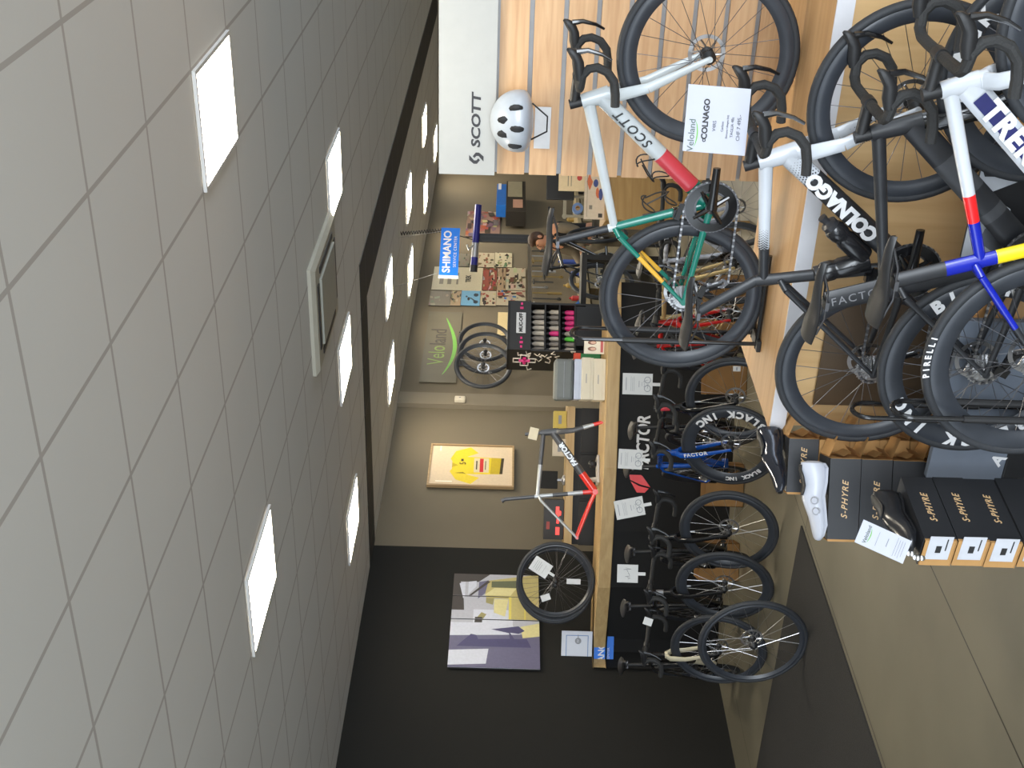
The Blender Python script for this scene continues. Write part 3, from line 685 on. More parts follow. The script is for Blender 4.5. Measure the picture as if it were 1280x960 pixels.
# ------------------------------------------------------------------ the row of bikes in front of the counter
ROWG = 'bikes in front of the counter'
GOLD = M('champagne_gold_paint', lin(190, 168, 120), 0.3, 0.4); RYB = M('royal_blue_paint', lin(16, 74, 158), 0.25, noise=0.08, coat=0.5); WINE = M('bright_red_paint', lin(176, 26, 24), 0.3); CREAM = M('cream_paint', lin(196, 186, 158), 0.35); SPK = M('speckled_white_blue', lin(170, 176, 190), 0.4, noise=0.5, scale=14)
GREYB = M('gunmetal_paint', (0.05, 0.052, 0.055), 0.3, coat=0.3)
def row(px, py, lab, mats, cfg, wk, heading=-70, steer=38, **kw):
    fz = WR; f = onz(px, py, fz); return bicycle(lab, ROWG, math.radians(heading), cfg, mats, front=f, steer=math.radians(steer), wk=wk, **kw)
wkr = dict(depth=0.040, tw=0.0155, n=20, spm=STEEL)
row(919, 499, 'black road bike with a white tag on its tyre, right of the blue bike', [GBLACK, CORAL], dict(head=[(0.5, 0), (1, 1)], saddle_z=0.96, lever_m=STEEL), wkr, -74, 40)
rb = row(913, 557, 'royal blue FACTOR road bike with white BLACK INC on its deep front rim', [RYB, RYB], dict(saddle_z=0.97), dict(depth=0.075, tw=0.015, n=18, spm=STEEL, letters=[dict(body='BLACK INC', r=0.278, size=0.072, mat=WHITE, a0=-38, step=12, y=-0.0155, bold=0.004, inward=True), dict(body='BLACK INC', r=0.278, size=0.042, mat=WHITE, a0=236, step=6, y=-0.0155, bold=0.002)]), -76, 42)
row(911, 663, 'black road bike with a tilted price card, left of the blue bike', [GBLACK], dict(saddle_z=0.95, lever_m=STEEL), dict(depth=0.050, tw=0.016, n=20, spm=STEEL), -72, 40)
row(905.5, 733, 'black road bike with a grey band, below the handwritten price card', [GBLACK, ALLOY], dict(head=[(0.35, 0), (0.75, 1), (1, 0)], saddle_z=0.96, lever_m=STEEL), dict(depth=0.055, tw=0.016, n=20, spm=STEEL), -70, 32)
row(898, 812, 'black and cream road bike farthest left in the row before the counter', [GBLACK, CREAM], dict(down=[(0.4, 1), (1, 0)], fork=[(0.5, 1), (1, 0)], saddle_z=0.95, lever_m=STEEL), dict(depth=0.040, tw=0.016, n=20, spm=STEEL), -70, 36)
row(912, 393, 'bright red bike behind the rear wheel of the teal display bike', [WINE, GBLACK], dict(saddle_z=0.92, fork=[(1, 0)]), dict(depth=0.030, tw=0.018, n=20, spm=STEEL), -74, 20)
row(917, 330, 'champagne gold bike behind the crankset of the teal display bike', [GOLD], dict(saddle_z=0.92), dict(depth=0.028, tw=0.018, n=20), -62, 24)
row(920, 262, 'speckled white and blue bike behind the oak platform, below the slatted wall', [SPK, GBLACK], dict(saddle_z=0.92, fork=[(1, 0)]), dict(depth=0.028, tw=0.020, n=20), -66, 20)
fd = (FHUB-CROWN).normalized(); fa = math.atan2(fd.z, fd.x)
text('FACTOR', 0.040, WHITE, rb[2], T(*(CROWN.lerp(FHUB, 0.36)+Vector((0.002, -0.0575, 0)))) @ RY(-fa), space=1.1, bold=0.001)
down_text(rb[1], 'FACTOR', 0.046, WHITE, 0.6, off=0.024, bold=0.001)
# a wheel standing alone at the left
fz = onz(941, 803, WR); lw = thing('loose_wheel', 'black bicycle wheel standing before the leftmost bikes of the row', 'wheel', fz, math.radians(-32)); wheel(lw, None, depth=0.030, tw=0.015, n=20, spm=STEEL, name='wheel_rim')

# price cards
CARDM = M('price_card', lin(190, 190, 188), 0.6, noise=0.02)
def card(name, lab, c, w, h, rz, lines, roll=0.0, logo=None, group='price cards', bike=False, scribble=False, hook=True, mat=None, tilt=0.0):
    t = thing(name, lab, 'price card', c, 0, group); t.matrix_world = T(*c) @ RZ(rz) @ RX(tilt) @ RY(roll)
    mb = MB(); mb.box((0, 0.001, 0), (w, 0.0016, h)); mb.build('card_sheet', [mat or CARDM], t, 0)
    ink = MB()
    for v, u0, u1, th in lines: ink.poly([((u0-0.5)*w, (v-0.5)*h-th*h), ((u1-0.5)*w, (v-0.5)*h-th*h), ((u1-0.5)*w, (v-0.5)*h+th*h), ((u0-0.5)*w, (v-0.5)*h+th*h)], 0, -0.0008)
    if bike:
        s = w*0.16
        for sx in (-1, 1): ink.lathe([(s, 0), (s*0.8, 0)], 20, c=(sx*w*0.2, -0.0008, -h*0.33), caps=False)
        ink.poly([(-0.2*w, -0.33*h-0.002), (0, -0.36*h), (0.0, -0.35*h), (-0.2*w, -0.33*h+0.002)], 0, -0.0009); ink.poly([(-0.12*w, -0.24*h), (0.13*w, -0.22*h), (0.13*w, -0.21*h), (-0.12*w, -0.23*h)], 0, -0.0009)
        ink.poly([(0.13*w, -0.19*h), (0.21*w, -0.33*h), (0.19*w, -0.33*h), (0.11*w, -0.19*h)], 0, -0.0009); ink.poly([(-0.12*w, -0.20*h), (0.01*w, -0.36*h), (-0.02*w, -0.36*h), (-0.14*w, -0.20*h)], 0, -0.0009)
    if scribble:
        random.seed(3); x = -0.3*w
        for k in range(5): ink.tube([(x, -0.001, random.uniform(-.1, .25)*h), (x+0.04*w, -0.001, random.uniform(-.3, 0)*h), (x+0.1*w, -0.001, random.uniform(-.1, .2)*h)], 0.0016, 4); x += 0.13*w
    if ink.v: ink.build('print', [GINK], t, 0)
    if hook:
        mb = MB(); mb.box((0, 0.002, -h/2-0.025), (0.022, 0.003, 0.055)); mb.build('card_clip', [M('clear_clip', lin(190, 190, 188), 0.3)], t, 0)
    return t
LN = [(0.88, 0.2, 0.8, 0.012), (0.72, 0.15, 0.85, 0.005), (0.67, 0.15, 0.8, 0.005), (0.62, 0.15, 0.85, 0.005), (0.45, 0.35, 0.65, 0.010), (0.36, 0.4, 0.6, 0.006)]
for px, py, D, w, h, ro, lab, bk in ((797, 480, 8.35, 0.145, 0.205, 0.0, 'white price card upright on the bars of the black bike right of the blue one', True), (788, 574, 8.4, 0.135, 0.165, 0.03, 'white price card on the bars of the royal blue bike', True), (787, 635, 8.4, 0.13, 0.20, -0.22, 'tilted white price card on the bars of the black bike left of the blue one', True), (784.5, 717, 8.5, 0.125, 0.145, 0.0, 'white price card with handwriting, left of the tilted card', False)):
    card('price_card', lab, at(px, py, D), w, h, 0.0, LN if bk else [], ro, bike=bk, scribble=not bk)
card('price_tag', 'small white tag hanging on the leftmost bars before the counter', at(810, 777, 8.2), 0.05, 0.06, 0.1, [], 0.3, hook=False)
card('price_tag', 'small white label on the front tyre of the black bike right of the blue one', at(921, 461, 8.15), 0.035, 0.05, 0.0, [(0.5, 0.2, 0.8, 0.1)], 0.0, hook=False)
# big price sheet on the display bike
VG = M('leaf_green', lin(110, 176, 66), 0.5); VK = M('dark_green_grey', lin(74, 92, 78), 0.5); SOFT = M('faint_ink', lin(84, 86, 96), 0.6)
c0 = at(896, 150, 3.98); PW, PH = 0.215, 0.205
SHEETM = M('sheet_paper', lin(184, 186, 198), 0.6, noise=0.015)
pc = card('price_sheet', 'large white price sheet headed COLNAGO hanging from the bars of the white and black bike', c0, PW, PH, -0.10, [], 0.05, hook=False, group=None, mat=SHEETM)
def swoosh(u, v, r, a0, a1, th, mat, parent, mx):
    mb = MB(); n = 14; o = []
    for k in range(n+1):
        a = math.radians(a0+(a1-a0)*k/n); q = th*math.sin(PI*(k+0.6)/(n+1.2)); o.append((u+r*math.cos(a), v+r*0.32*math.sin(a), q))
    for k in range(n): mb.add([(o[k][0], 0, o[k][1]-o[k][2]), (o[k+1][0], 0, o[k+1][1]-o[k+1][2]), (o[k+1][0], 0, o[k+1][1]+o[k+1][2]), (o[k][0], 0, o[k][1]+o[k][2])], [(0, 1, 2, 3)])
    mb.build('green_swoosh', [mat], parent, 0, mx)
text('Veloland', 0.030, VK, pc, T(-0.055, -0.0011, 0.078))
swoosh(-0.05, 0.074, 0.045, 200, 340, 0.002, VG, pc, T(0, -0.0012, 0))
text('COLNAGO', 0.026, INK, pc, T(0.0, -0.0011, 0.036), bold=0.0009)
for v, s_, b_ in ((0.006, 0.016, 'V4RS'), (-0.020, 0.011, 'Carbon'), (-0.036, 0.009, 'Shimano Ultegra Di2'), (-0.052, 0.013, 'TAGLIA 48s'), (-0.074, 0.017, 'CHF 7 495.-')):
    text(b_, s_, SOFT, pc, T(-0.02, -0.0011, v))
mb = MB(); mb.lathe([(0.006, 0), (0.003, 0)], 10, c=(-0.068, -0.0012, 0.036), caps=False); mb.build('emblem', [INK], pc, 0)

# ------------------------------------------------------------------ shoe boxes, shoes
BOXK = M('black_box_card', (0.020, 0.021, 0.024), 0.45, noise=0.06); GLD = M('copper_print', lin(206, 172, 128), 0.4); KR = M('kraft_inside', lin(182, 138, 84), 0.8, noise=0.08, scale=9)
STK = M('white_sticker', lin(196, 198, 204), 0.5)
def shoebox(lab, c, rz, w=0.34, d=0.21, h=0.118, front=True, ends=True, open_=False, grp='black shoe boxes', jit=0.0, txt=True, sm=None):
    """origin at the bottom centre of the box; printed sleeve on the long front (-y), kraft tray showing at the ends"""
    t = thing('shoe_box', lab, 'shoe box', c, rz, grp); th = 0.0025
    mb = MB(); mb.box((0, 0, th/2), (w-0.006, d-0.006, th))
    for sx in (-1, 1): mb.box((sx*(w/2-0.006), 0, h/2), (th, d-0.006, h-0.006))
    for sy in (-1, 1): mb.box((0, sy*(d/2-0.005), h/2), (w-0.012, th, h-0.006))
    mb.build('kraft_tray', [KR], t, 0)
    mb = MB(); mb.box((0.004, 0, h-th/2), (w-0.02, d, th)); mb.box((0.004, -d/2, h/2), (w-0.02, th, h)); mb.box((0.004, d/2, h/2), (w-0.02, th, h)); mb.build('box_sleeve', [sm or BOXK], t, 0)
    if txt: text('S-PHYRE', 0.032, GLD, t, T(0.0, -d/2-0.0018, h*0.47), shear=0.35, bold=0.0004, space=1.22)
    if ends:
        mb = MB(); mb.box((-w/2+0.003, -0.025, h/2), (0.002, 0.10, h*0.72)); mb.build('size_sticker', [STK], t, 0)
        mb = MB(); mb.box((-w/2+0.0015, -0.02, h*0.52), (0.001, 0.03, 0.018)); mb.box((-w/2+0.0015, -0.04, h*0.3), (0.001, 0.05, 0.004)); mb.build('sticker_print', [INK], t, 0)
    return t
def flaps(t, w, d, h, sx=1):
    mb = MB()
    for k, (z0, z1, a, b) in enumerate(((0.0, h*0.55, 0.012, 0.05), (h*0.45, h, 0.05, 0.008))):
        x = sx*w/2
        mb.add([(x, -d/2+0.01, z0), (x, d/2-0.01, z0), (x+sx*b*0.6, d/2-0.02, z0+(z1-z0)*0.4), (x+sx*b*0.6, -d/2+0.02, z0+(z1-z0)*0.4)], [(0, 1, 2, 3)])
        mb.add([(x, -d/2+0.01, z1), (x, d/2-0.01, z1), (x+sx*a*1.5, d/2-0.02, z1-(z1-z0)*0.5), (x+sx*a*1.5, -d/2+0.02, z1-(z1-z0)*0.5)], [(0, 1, 2, 3)])
    mb.build('end_flaps', [KR], t, 0)
def stack(c, rz, n, h, w, d, labs, fl=0, ends=True, grp='black shoe boxes', kraft=None):
    for k in range(n):
        z = k*h; lab = labs.get(n-1-k, 'black shoe box low in its stack below the boxes in view'); j = Vector((random.uniform(-.004, .004), random.uniform(-.003, .003), 0))
        b = shoebox(lab, Vector((c.x, c.y, z))+j, rz+random.uniform(-.012, .012), w, d, h-0.002, ends=ends, grp=grp, txt=(n-1-k) in labs and not (kraft and n-1-k > 0), sm=KR if kraft and n-1-k > 0 else None)
        if fl and (n-1-k) < 5: flaps(b, w, d, h, fl)
# stack with the white shoe on it
DA = 4.55; ca = at(1036, 624, DA); ha = ca.z/6; pa = Vector((ca.x, DA+0.085, 0)); stack(pa, -0.06, 6, ha, 0.324, 0.155, {0: 'black S-PHYRE shoe box under the white cycling shoe', 1: 'black S-PHYRE shoe box second from the top, partly behind the black shoe and white tag'}, fl=1, ends=False)
# stack with the black shoe and tag
hB = 0.1085; cl = onz(1156, 676, 5*hB); rB = ROT_A-0.10; ux = Vector((math.cos(rB), math.sin(rB), 0)); uy = Vector((-math.sin(rB), math.cos(rB), 0))
pB = cl+ux*0.165+uy*0.0575; stack(pB, rB, 5, hB, 0.33, 0.115, {0: 'black S-PHYRE shoe box at the top of the nearest stack, black shoe resting on it', 1: 'second black S-PHYRE shoe box from the top of the nearest stack', 2: 'third black S-PHYRE shoe box from the top of the nearest stack, at the photo edge'})
# stack at the back
cc = at(985, 574, 4.72); hC = (cc.z)/7
stack(Vector((cc.x-0.022, 4.72+0.085, 0)), -0.10, 7, hC, 0.23, 0.16, {0: 'black S-PHYRE shoe box at the back, dark glossy shoe on top of it', 1: 'brown shoe box right under the rear black one', 2: 'brown shoe box third from the top of the rear stack', 3: 'brown shoe box low in the rear stack beside the aero bike wheel'}, fl=1, ends=False, kraft=True)
def carton(lab, c, rz, w, d, h, flapz=True, grp='open brown cartons'):
    t = thing('cardboard_box', lab, 'box', c, rz, grp); th = 0.004
    mb = MB(); mb.box((0, 0, th/2), (w, d, th))
    for s in (-1, 1): mb.box((s*(w/2-th/2), 0, h/2), (th, d, h)); mb.box((0, s*(d/2-th/2), h/2), (w, th, h))
    mb.build('carton_body', [CARD], t, 0)
    if flapz:
        for s in (-1, 1):
            mb = MB(); mb.add([(s*w/2, -d/2+.005, h), (s*w/2, d/2-.005, h), (s*(w/2+0.05), d/2-0.02, h+0.045), (s*(w/2+0.05), -d/2+0.02, h+0.045)], [(0, 1, 2, 3)]); mb.build('flap', [CARD], t, 0)
            mb = MB(); mb.add([(-w/2+.005, s*d/2, h), (w/2-.005, s*d/2, h), (w/2-.03, s*(d/2+0.03), h+0.05), (-w/2+.03, s*(d/2+0.03), h+0.05)], [(0, 1, 2, 3)]); mb.build('flap', [CARD], t, 0)
    return t
# shoes
def shoe_fn(mb):
    # heel at -x, toe at +x: (x, half width, bottom, top, how narrow the top is)
    secs = [(-0.132, 0.012, 0.030, 0.070, .2), (-0.126, 0.026, 0.012, 0.092, .35), (-0.105, 0.034, 0.005, 0.096, .40), (-0.075, 0.036, 0.004, 0.086, .38), (-0.045, 0.036, 0.006, 0.080, .38), (-0.020, 0.037, 0.010, 0.086, .42), (0.005, 0.039, 0.011, 0.086, .48), (0.035, 0.043, 0.009, 0.075, .50), (0.065, 0.047, 0.006, 0.062, .48), (0.095, 0.047, 0.006, 0.053, .42), (0.120, 0.041, 0.009, 0.047, .38), (0.138, 0.030, 0.013, 0.042, .35), (0.147, 0.014, 0.018, 0.036, .3)]
    rings = []
    for x, w, z0, z1, tn in secs:
        r = []
        for i in range(20):
            a = 2*PI*i/20; c, s_ = math.cos(a), math.sin(a); zc = (z0+z1)/2; hh = (z1-z0)/2
            tw = w*(1.0 if s_ < 0 else 1-tn*s_); r.append(Vector((x, tw*math.copysign(abs(c)**0.75, c), zc+hh*math.copysign(abs(s_)**0.75, s_))))
        rings.append(r)
    mb.loft(rings)
def collar_fn(mb):
    rings = []
    for x, w, z in [(-0.118, 0.010, 0.094), (-0.10, 0.020, 0.0955), (-0.075, 0.0235, 0.0875), (-0.045, 0.0235, 0.0815), (-0.022, 0.019, 0.085), (-0.010, 0.010, 0.087)]:
        rings.append([Vector((x, w*math.cos(2*PI*i/12), z+0.005*math.sin(2*PI*i/12))) for i in range(12)])
    mb.loft(rings)
def sole_fn(mb):
    rings = []
    for x, w, z in [(-0.126, 0.018, 0.010), (-0.11, 0.030, 0.002), (-0.06, 0.032, 0.004), (-0.01, 0.031, 0.012), (0.04, 0.040, 0.008), (0.09, 0.044, 0.004), (0.13, 0.032, 0.012), (0.148, 0.012, 0.022)]:
        rings.append([Vector((x, w*c, z+d)) for c, d in ((-1, 0.010), (-0.9, 0), (0.9, 0), (1, 0.010))])
    mb.loft(rings)
def shoe(lab, c, rz, um, sm, dial=None, tilt=0.0, sc=1.0):
    t = thing('cycling_shoe', lab, 'shoe', c, rz); t.rotation_euler = (0, tilt, rz); t.scale = (sc,)*3
    part('shoe_upper', ('shoe', um.name), shoe_fn, [um], t); part('shoe_sole', ('sole', sm.name), sole_fn, [sm], t); part('shoe_collar', ('collar',), collar_fn, [BLACK], t)
    if dial:
        for x, z in ((0.005, 0.050), (0.042, 0.044)):
            def dl(mb): mb.lathe([(0.0, -0.014), (0.010, -0.014), (0.0125, -0.010), (0.0125, 0.0)], 20, 'y'); mb.lathe([(0.0145, -0.003), (0.0145, 0.001)], 20, 'y', mi=1)
            for sd in (1,):
                part('shoe_dial', ('dial', dial.name), dl, [dial, ALLOY], t, T(x, sd*0.038, z) @ RZ(PI) @ RX(-0.45))
    return t
WSHOE = M('white_shoe_skin', lin(186, 189, 198), 0.35, noise=0.02); BSHOE = M('black_shoe_skin', (0.014, 0.015, 0.018), 0.28, coat=0.3); PEARL = M('iridescent_black', (0.03, 0.035, 0.05), 0.12, 0.6, coat=1.0)
p = at(1030, 624, DA); shoe('white cycling shoe with two dials standing on a black shoe box', Vector((p.x, DA+0.03, 6*ha+0.001)), PI+0.02, WSHOE, WSHOE, M('dial_white', lin(170, 172, 180), 0.3), sc=1.06)
shoe('plain black cycling shoe on the nearest stack of shoe boxes, white tag beside it', Vector((pB.x, pB.y, 5*hB+0.001))-ux*0.0, rB+PI, BSHOE, BSHOE)
shoe('glossy black cycling shoe with silver sheen on the rear black shoe box', Vector((cc.x+0.0, 4.78, 7*hC+0.001)), PI+0.5, PEARL, BSHOE)
p = at(1104, 677, 3.86)
tg = card('price_tag', 'long white price tag with green lettering leaning on the nearest stack of shoe boxes', p, 0.078, 0.165, 0.15, [(0.62, 0.2, 0.8, 0.004), (0.42, 0.35, 0.7, 0.008), (0.25, 0.1, 0.9, 0.004), (0.2, 0.15, 0.85, 0.004), (0.15, 0.1, 0.85, 0.004), (0.10, 0.2, 0.85, 0.004)], 0.40, mat=SHEETM, hook=False, group=None)
text('Veloland', 0.017, VK, tg, T(0.0, -0.0011, 0.055)); swoosh(0.0, 0.052, 0.026, 200, 340, 0.0015, VG, tg, T(0, -0.0012, 0))
mb = MB()
for k in range(5): mb.lathe([(0.006, -0.002), (0.009, 0), (0.006, 0.002)], 12, c=(0.004*math.sin(k*2), 0.003, -0.090-0.011*k))
mb.build('bead_chain', [STEEL], tg)

# grey carton with a white A, standing behind the nearest rear wheels
gA = 3.668; g0 = onplane(1225, 600, AX, gA); GA = M('grey_carton', lin(104, 112, 124), 0.6, noise=0.03)
gc = thing('grey_carton', 'flat grey carton printed with a white letter A behind the nearest rear wheels', 'box', Vector((g0.x, g0.y, 0.12)), ROT_B)
gt = onplane(1163, 575, AX, gA).z-0.12
mb = MB(); mb.box((0.32, 0.016, gt/2), (0.64, 0.030, gt)); mb.build('carton_body', [GA], gc, 0, bevel=0.003)
p = onplane(1248, 575, AX, gA); text('A', 0.064, WHITE, gc, T(BX[0]*(p.x-g0.x)+BX[1]*(p.y-g0.y), -0.0012, p.z-0.12) @ RY(0.50), bold=0.0022)
gb = thing('black_crate', 'low black crate on the floor under the grey carton', 'crate', Vector((g0.x, g0.y, 0)), ROT_B)
mb = MB(); mb.box((0.32, 0.016, 0.06), (0.62, 0.032, 0.118)); mb.build('crate_body', [BLACK], gb, 0, bevel=0.004)
mb = MB(); mb.box((0.32, -0.002, 0.06), (0.18, 0.006, 0.03)); mb.build('hand_slot', [DSTEEL], gb, 0)

# floor mat
q = onz(1003, 657, 0.0); m = thing('floor_mat', 'dark charcoal entrance mat lying on the floor', 'mat', Vector((q.x, q.y, 0)), ROT_B)
mb = MB(); mb.box((-1.2, -1.0, 0.005), (2.4, 2.0, 0.010)); mb.build('mat_pile', [M('mat_charcoal', lin(42, 40, 37), 0.95, noise=0.2, scale=120, bump=0.4)], m, 0, T(0.0, 0, 0))

# cardboard under the counter
for px, py, D, w, h, lab in ((905, 470, 9.75, 0.30, 0.22, 'brown carton under the counter behind the black bike wheel right of the blue bike'), (908, 605, 9.75, 0.34, 0.20, 'brown carton under the counter left of the blue bike wheel'), (905, 700, 9.85, 0.3, 0.22, 'brown carton under the counter behind the row, left part'), (895, 380, 9.7, 0.45, 0.32, 'brown carton behind the red bike')):
    p = at(px, py, D); carton(lab, Vector((p.x, D, 0)), 0.0, w, 0.25, h+0.10, False, 'brown cartons under the counter')

# ------------------------------------------------------------------ things on the counter
def flatbox(name, lab, cat, c, w, d, h, mat, rz=0.0, grp=None, line=True):
    t = thing(name, lab, cat, c, rz, grp)
    mb = MB(); mb.box((0, 0, h/2-0.004), (w-0.006, d-0.006, h-0.008)); mb.build('box_tray', [mat], t, 0)
    mb = MB(); mb.box((0, 0, h*0.62), (w, d, h*0.76)); mb.build('box_lid', [mat], t, 0, bevel=0.003)
    if line:
        mb = MB(); mb.box((0, -d/2-0.0008, h*0.6), (w*0.22, 0.001, 0.006)); mb.build('print', [GINK], t, 0)
    return t
WBX = M('white_card_box', lin(206, 198, 178), 0.6, noise=0.02); PBL = M('pale_blue_box', lin(176, 184, 202), 0.6, noise=0.02); GCA = M('grey_hard_case', lin(100, 104, 102), 0.5, noise=0.04)
p = at(760, 476, 10.15); y0 = counter_y(p.x)+0.24; z = CTOP+0.002
for lab, h, w, mat, dx in (('lower white box of the pair stacked on the counter', 0.097, 0.345, WBX, 0), ('upper white box of the pair stacked on the counter', 0.097, 0.350, WBX, 0.005)):
    flatbox('white_box', lab, 'box', Vector((p.x+dx, y0, z)), w, 0.30, h, mat, 0.06, 'white boxes on the counter'); z += h+0.002
flatbox('pale_blue_box', 'thin pale blue box between the white boxes and the grey case', 'box', Vector((p.x, y0, z)), 0.335, 0.26, 0.058, PBL, 0.05, line=False); z += 0.06
t = thing('grey_case', 'grey rounded hard case lying on top of the box stack on the counter', 'case', Vector((p.x-0.005, y0, z)), 0.05)
mb = MB(); mb.box((0, 0, 0.082), (0.345, 0.24, 0.160)); mb.build('case_shell', [GCA], t, 0, bevel=0.025)
mb = MB(); mb.box((0, -0.121, 0.082), (0.30, 0.004, 0.006)); mb.build('case_seam', [GINK], t, 0)
p = at(742, 432, 10.35)
picture('photo_card', 0.14, 0.17, [((.25, .12, .08), blob(.3, .6, .13, .22)), ((.22, .10, .07), blob(.68, .6, .13, .22)), ((.65, .42, .32), blob(.3, .55, .08, .14)), ((.66, .43, .33), blob(.68, .55, .08, .14)), ((.5, .1, .1), rect(.1, .05, .9, .18))], base=(.75, .7, .6)).location = (p.x, p.y, CTOP)
tag(bpy.data.objects['photo_card'], 'small photo card of two people standing on the counter right of the white boxes', 'card')
for px, py, col, nm, lab, w, h in ((733, 447, (.03, .20, .07), 'green_box', 'small dark green box behind the white boxes on the counter', .06, .17), (725, 447, (.62, .07, .03), 'red_box', 'small bright red box on top of the dark green one', .07, .06)):
    p = at(px, py, 10.75); t = thing(nm, lab, 'box', Vector((p.x, 10.75, CTOP if h > .1 else CTOP+.172)), 0.1); mb = MB(); mb.box((0, 0, h/2), (w, 0.08, h)); mb.build('box_body', [M(nm+'_card', col, 0.5)], t, 0, bevel=0.003); mb = MB(); mb.box((0, 0, h*0.97), (w+.003, 0.083, h*0.08)); mb.build('box_lid', [M(nm+'_card', col, 0.5)], t, 0)

# red and silver bare frame standing nose-down on the counter
RACE = M('race_red_paint', lin(214, 52, 42), 0.22, noise=0.04, coat=0.5); SLV = M('silver_frame_paint', lin(170, 172, 172), 0.3, 0.3); DGR = M('dark_grey_frame_paint', lin(72, 72, 74), 0.35)
def bare_frame():
    pf = at(752, 528, 10.15); pr = at(717, 672, 10.15)
    Yf = counter_y(-0.5)+0.22
    t = thing('frameset', 'bare red, silver and grey FACTOR bike frame with fork standing nose down on the counter', 'bike frame', (0, 0, 0))
    g = dict(PLAIN); g.update(seat_len=0.50, head_len=0.13, head=[(1, 2)], top=[(0.5, 2), (1, 1)], down=[(0.30, 0), (1, 2)], seat=[(0.2, 0), (0.45, 1), (0.7, 2), (1, 1)], stay=[(1, 1)], chainstay=0, bb=0, fat=1.05, fatdown=1.1, stay_drop=0.03)
    fn, clus, htop = bike_frame(g); ang = math.radians(10.5)
    loc = Vector((at(752, 528, Yf).x, Yf, CTOP+0.012)); A = RY(ang) @ T(*(-FHUB))
    fr = part('frame', ('bare',), fn, [RACE, SLV, DGR], t, A)
    part('fork', ('barefork',), fork_fn([(0.35, 2), (0.72, 1), (1, 0)]), [RACE, SLV, DGR], fr)
    part('steerer_tube', ('steer',), lambda mb: mb.tube([htop-STU*0.01, htop+STU*0.13], 0.0143, 12), [DGR], fr)
    part('seatpost', ('barepost',), lambda mb: mb.etube([clus-STU*0.02, clus+STU*0.26, clus+STU*0.285+Vector((-.015, 0, 0))], 0.0135, [0.016, 0.016, 0.022]), [DGR], fr)
    down_text(fr, 'FACTOR', 0.058, SLV, 0.62, off=0.0265, bold=0.003, shear=0.15)
    t.matrix_world = T(*loc) @ RZ(0.0)
    return t, loc, A, htop
bt, bl, A_, htop_ = bare_frame()
q = T(*bl) @ A_ @ (htop_+STU*0.06)
card('frame_tag', 'cream square tag clipped to the steerer of the bare frame on the counter', Vector((q.x, q.y-0.025, q.z)), 0.10, 0.075, 0.1, [], 0.2, hook=False, group=None, mat=M('cream_tag', lin(206, 196, 170), 0.6))

# wheels on the counter at the left
for px, py, dy, lab in ((697, 725, 0.26, 'black wheel with white tags leaning on the counter, front one of the pair'), (699, 731, 0.36, 'black wheel behind the tagged one on the counter, rear one of the pair')):
    c = at(px, py, counter_y(at(px, py, 10.2).x)+dy); t = thing('demo_wheel', lab, 'wheel', Vector((c.x, c.y, CTOP+WR+0.002)), 0.0, 'wheels on the counter'); t.rotation_euler = (-0.03, 0, -0.12 if dy < .3 else 0.1); wheel(t, None, depth=0.028, tw=0.017, n=20, name='wheel_rim', rotor=False)
c = at(676, 709, counter_y(-1.6)+0.20)
card('price_tag', 'tilted white tag with blue lines hung on the upper tyre of the counter wheel', c, 0.13, 0.17, 0.0, [(0.8, .2, .8, .008), (.7, .2, .8, .008), (.6, .15, .85, .008), (.5, .2, .7, .008), (.3, .2, .8, .006)], 0.55, mat=PAPER)
c = at(717, 727, counter_y(-1.6)+0.21); card('price_tag', 'narrow white tag hanging from the hub of the counter wheel', c, 0.045, 0.12, 0.0, [], 0.0, hook=False, mat=PAPER)
c = at(682, 747, counter_y(-1.6)+0.21); card('price_tag', 'small white tag low on the spokes of the counter wheel', c, 0.055, 0.08, 0.0, [], -0.35, hook=False, mat=PAPER)
# small signs at the left end
Ys = counter_y(-2.15)+0.12; p = at(738, 808, Ys)
SB = M('sign_board_white', lin(196, 200, 210), 0.5, noise=0.02); SBL = M('sign_border_blue', lin(84, 120, 172), 0.5)
t = thing('counter_sign', 'white sign with a blue border and round dark emblem on the counter, photo edge', 'sign', Vector((p.x, Ys, CTOP)), 0.0)
hs = 0.27; ww = 0.26
mb = MB(); mb.box((0, 0.006, hs/2), (ww, 0.012, hs)); mb.build('sign_panel', [SB], t, 0, bevel=0.002)
mb = MB()
for a, b in (((-ww/2+.035, .035), (ww/2-.035, .041)), ((-ww/2+.035, hs-.045), (ww/2-.035, hs-.039)), ((-ww/2+.035, .035), (-ww/2+.041, hs-.04)), ((ww/2-.041, .035), (ww/2-.035, hs-.04))): mb.poly([(a[0], a[1]), (b[0], a[1]), (b[0], b[1]), (a[0], b[1])], 0, -0.0006)
mb.build('sign_border', [SBL], t, 0)
mb = MB(); mb.lathe([(0.028, -0.0008), (0.0, -0.0008)], 24, c=(0.045, 0, 0.125), caps=False); mb.box((0.085, -0.0008, 0.125), (0.03, 0.0005, 0.006)); mb.build('emblem', [GINK], t, 0)
text('W', 0.03, SB, t, T(0.045, -0.0018, 0.125))
p = at(755, 829, counter_y(-2.2)-0.03)
t = thing('counter_sign', 'small blue sign with white lettering hung on the counter edge, photo edge', 'sign', Vector((p.x, counter_y(p.x)-0.05, p.z-0.085)), 0.0)
SHB = M('service_blue', lin(14, 116, 222), 0.45, noise=0.02)
mb = MB(); mb.box((0, 0.005, 0.085), (0.44, 0.010, 0.17)); mb.build('sign_panel', [SHB], t, 0)
text('SHIMANO', 0.075, WHITE, t, T(0, -0.0012, 0.105), bold=0.002); text('SERVICE CENTER', 0.030, WHITE, t, T(0, -0.0012, 0.045), space=1.1)
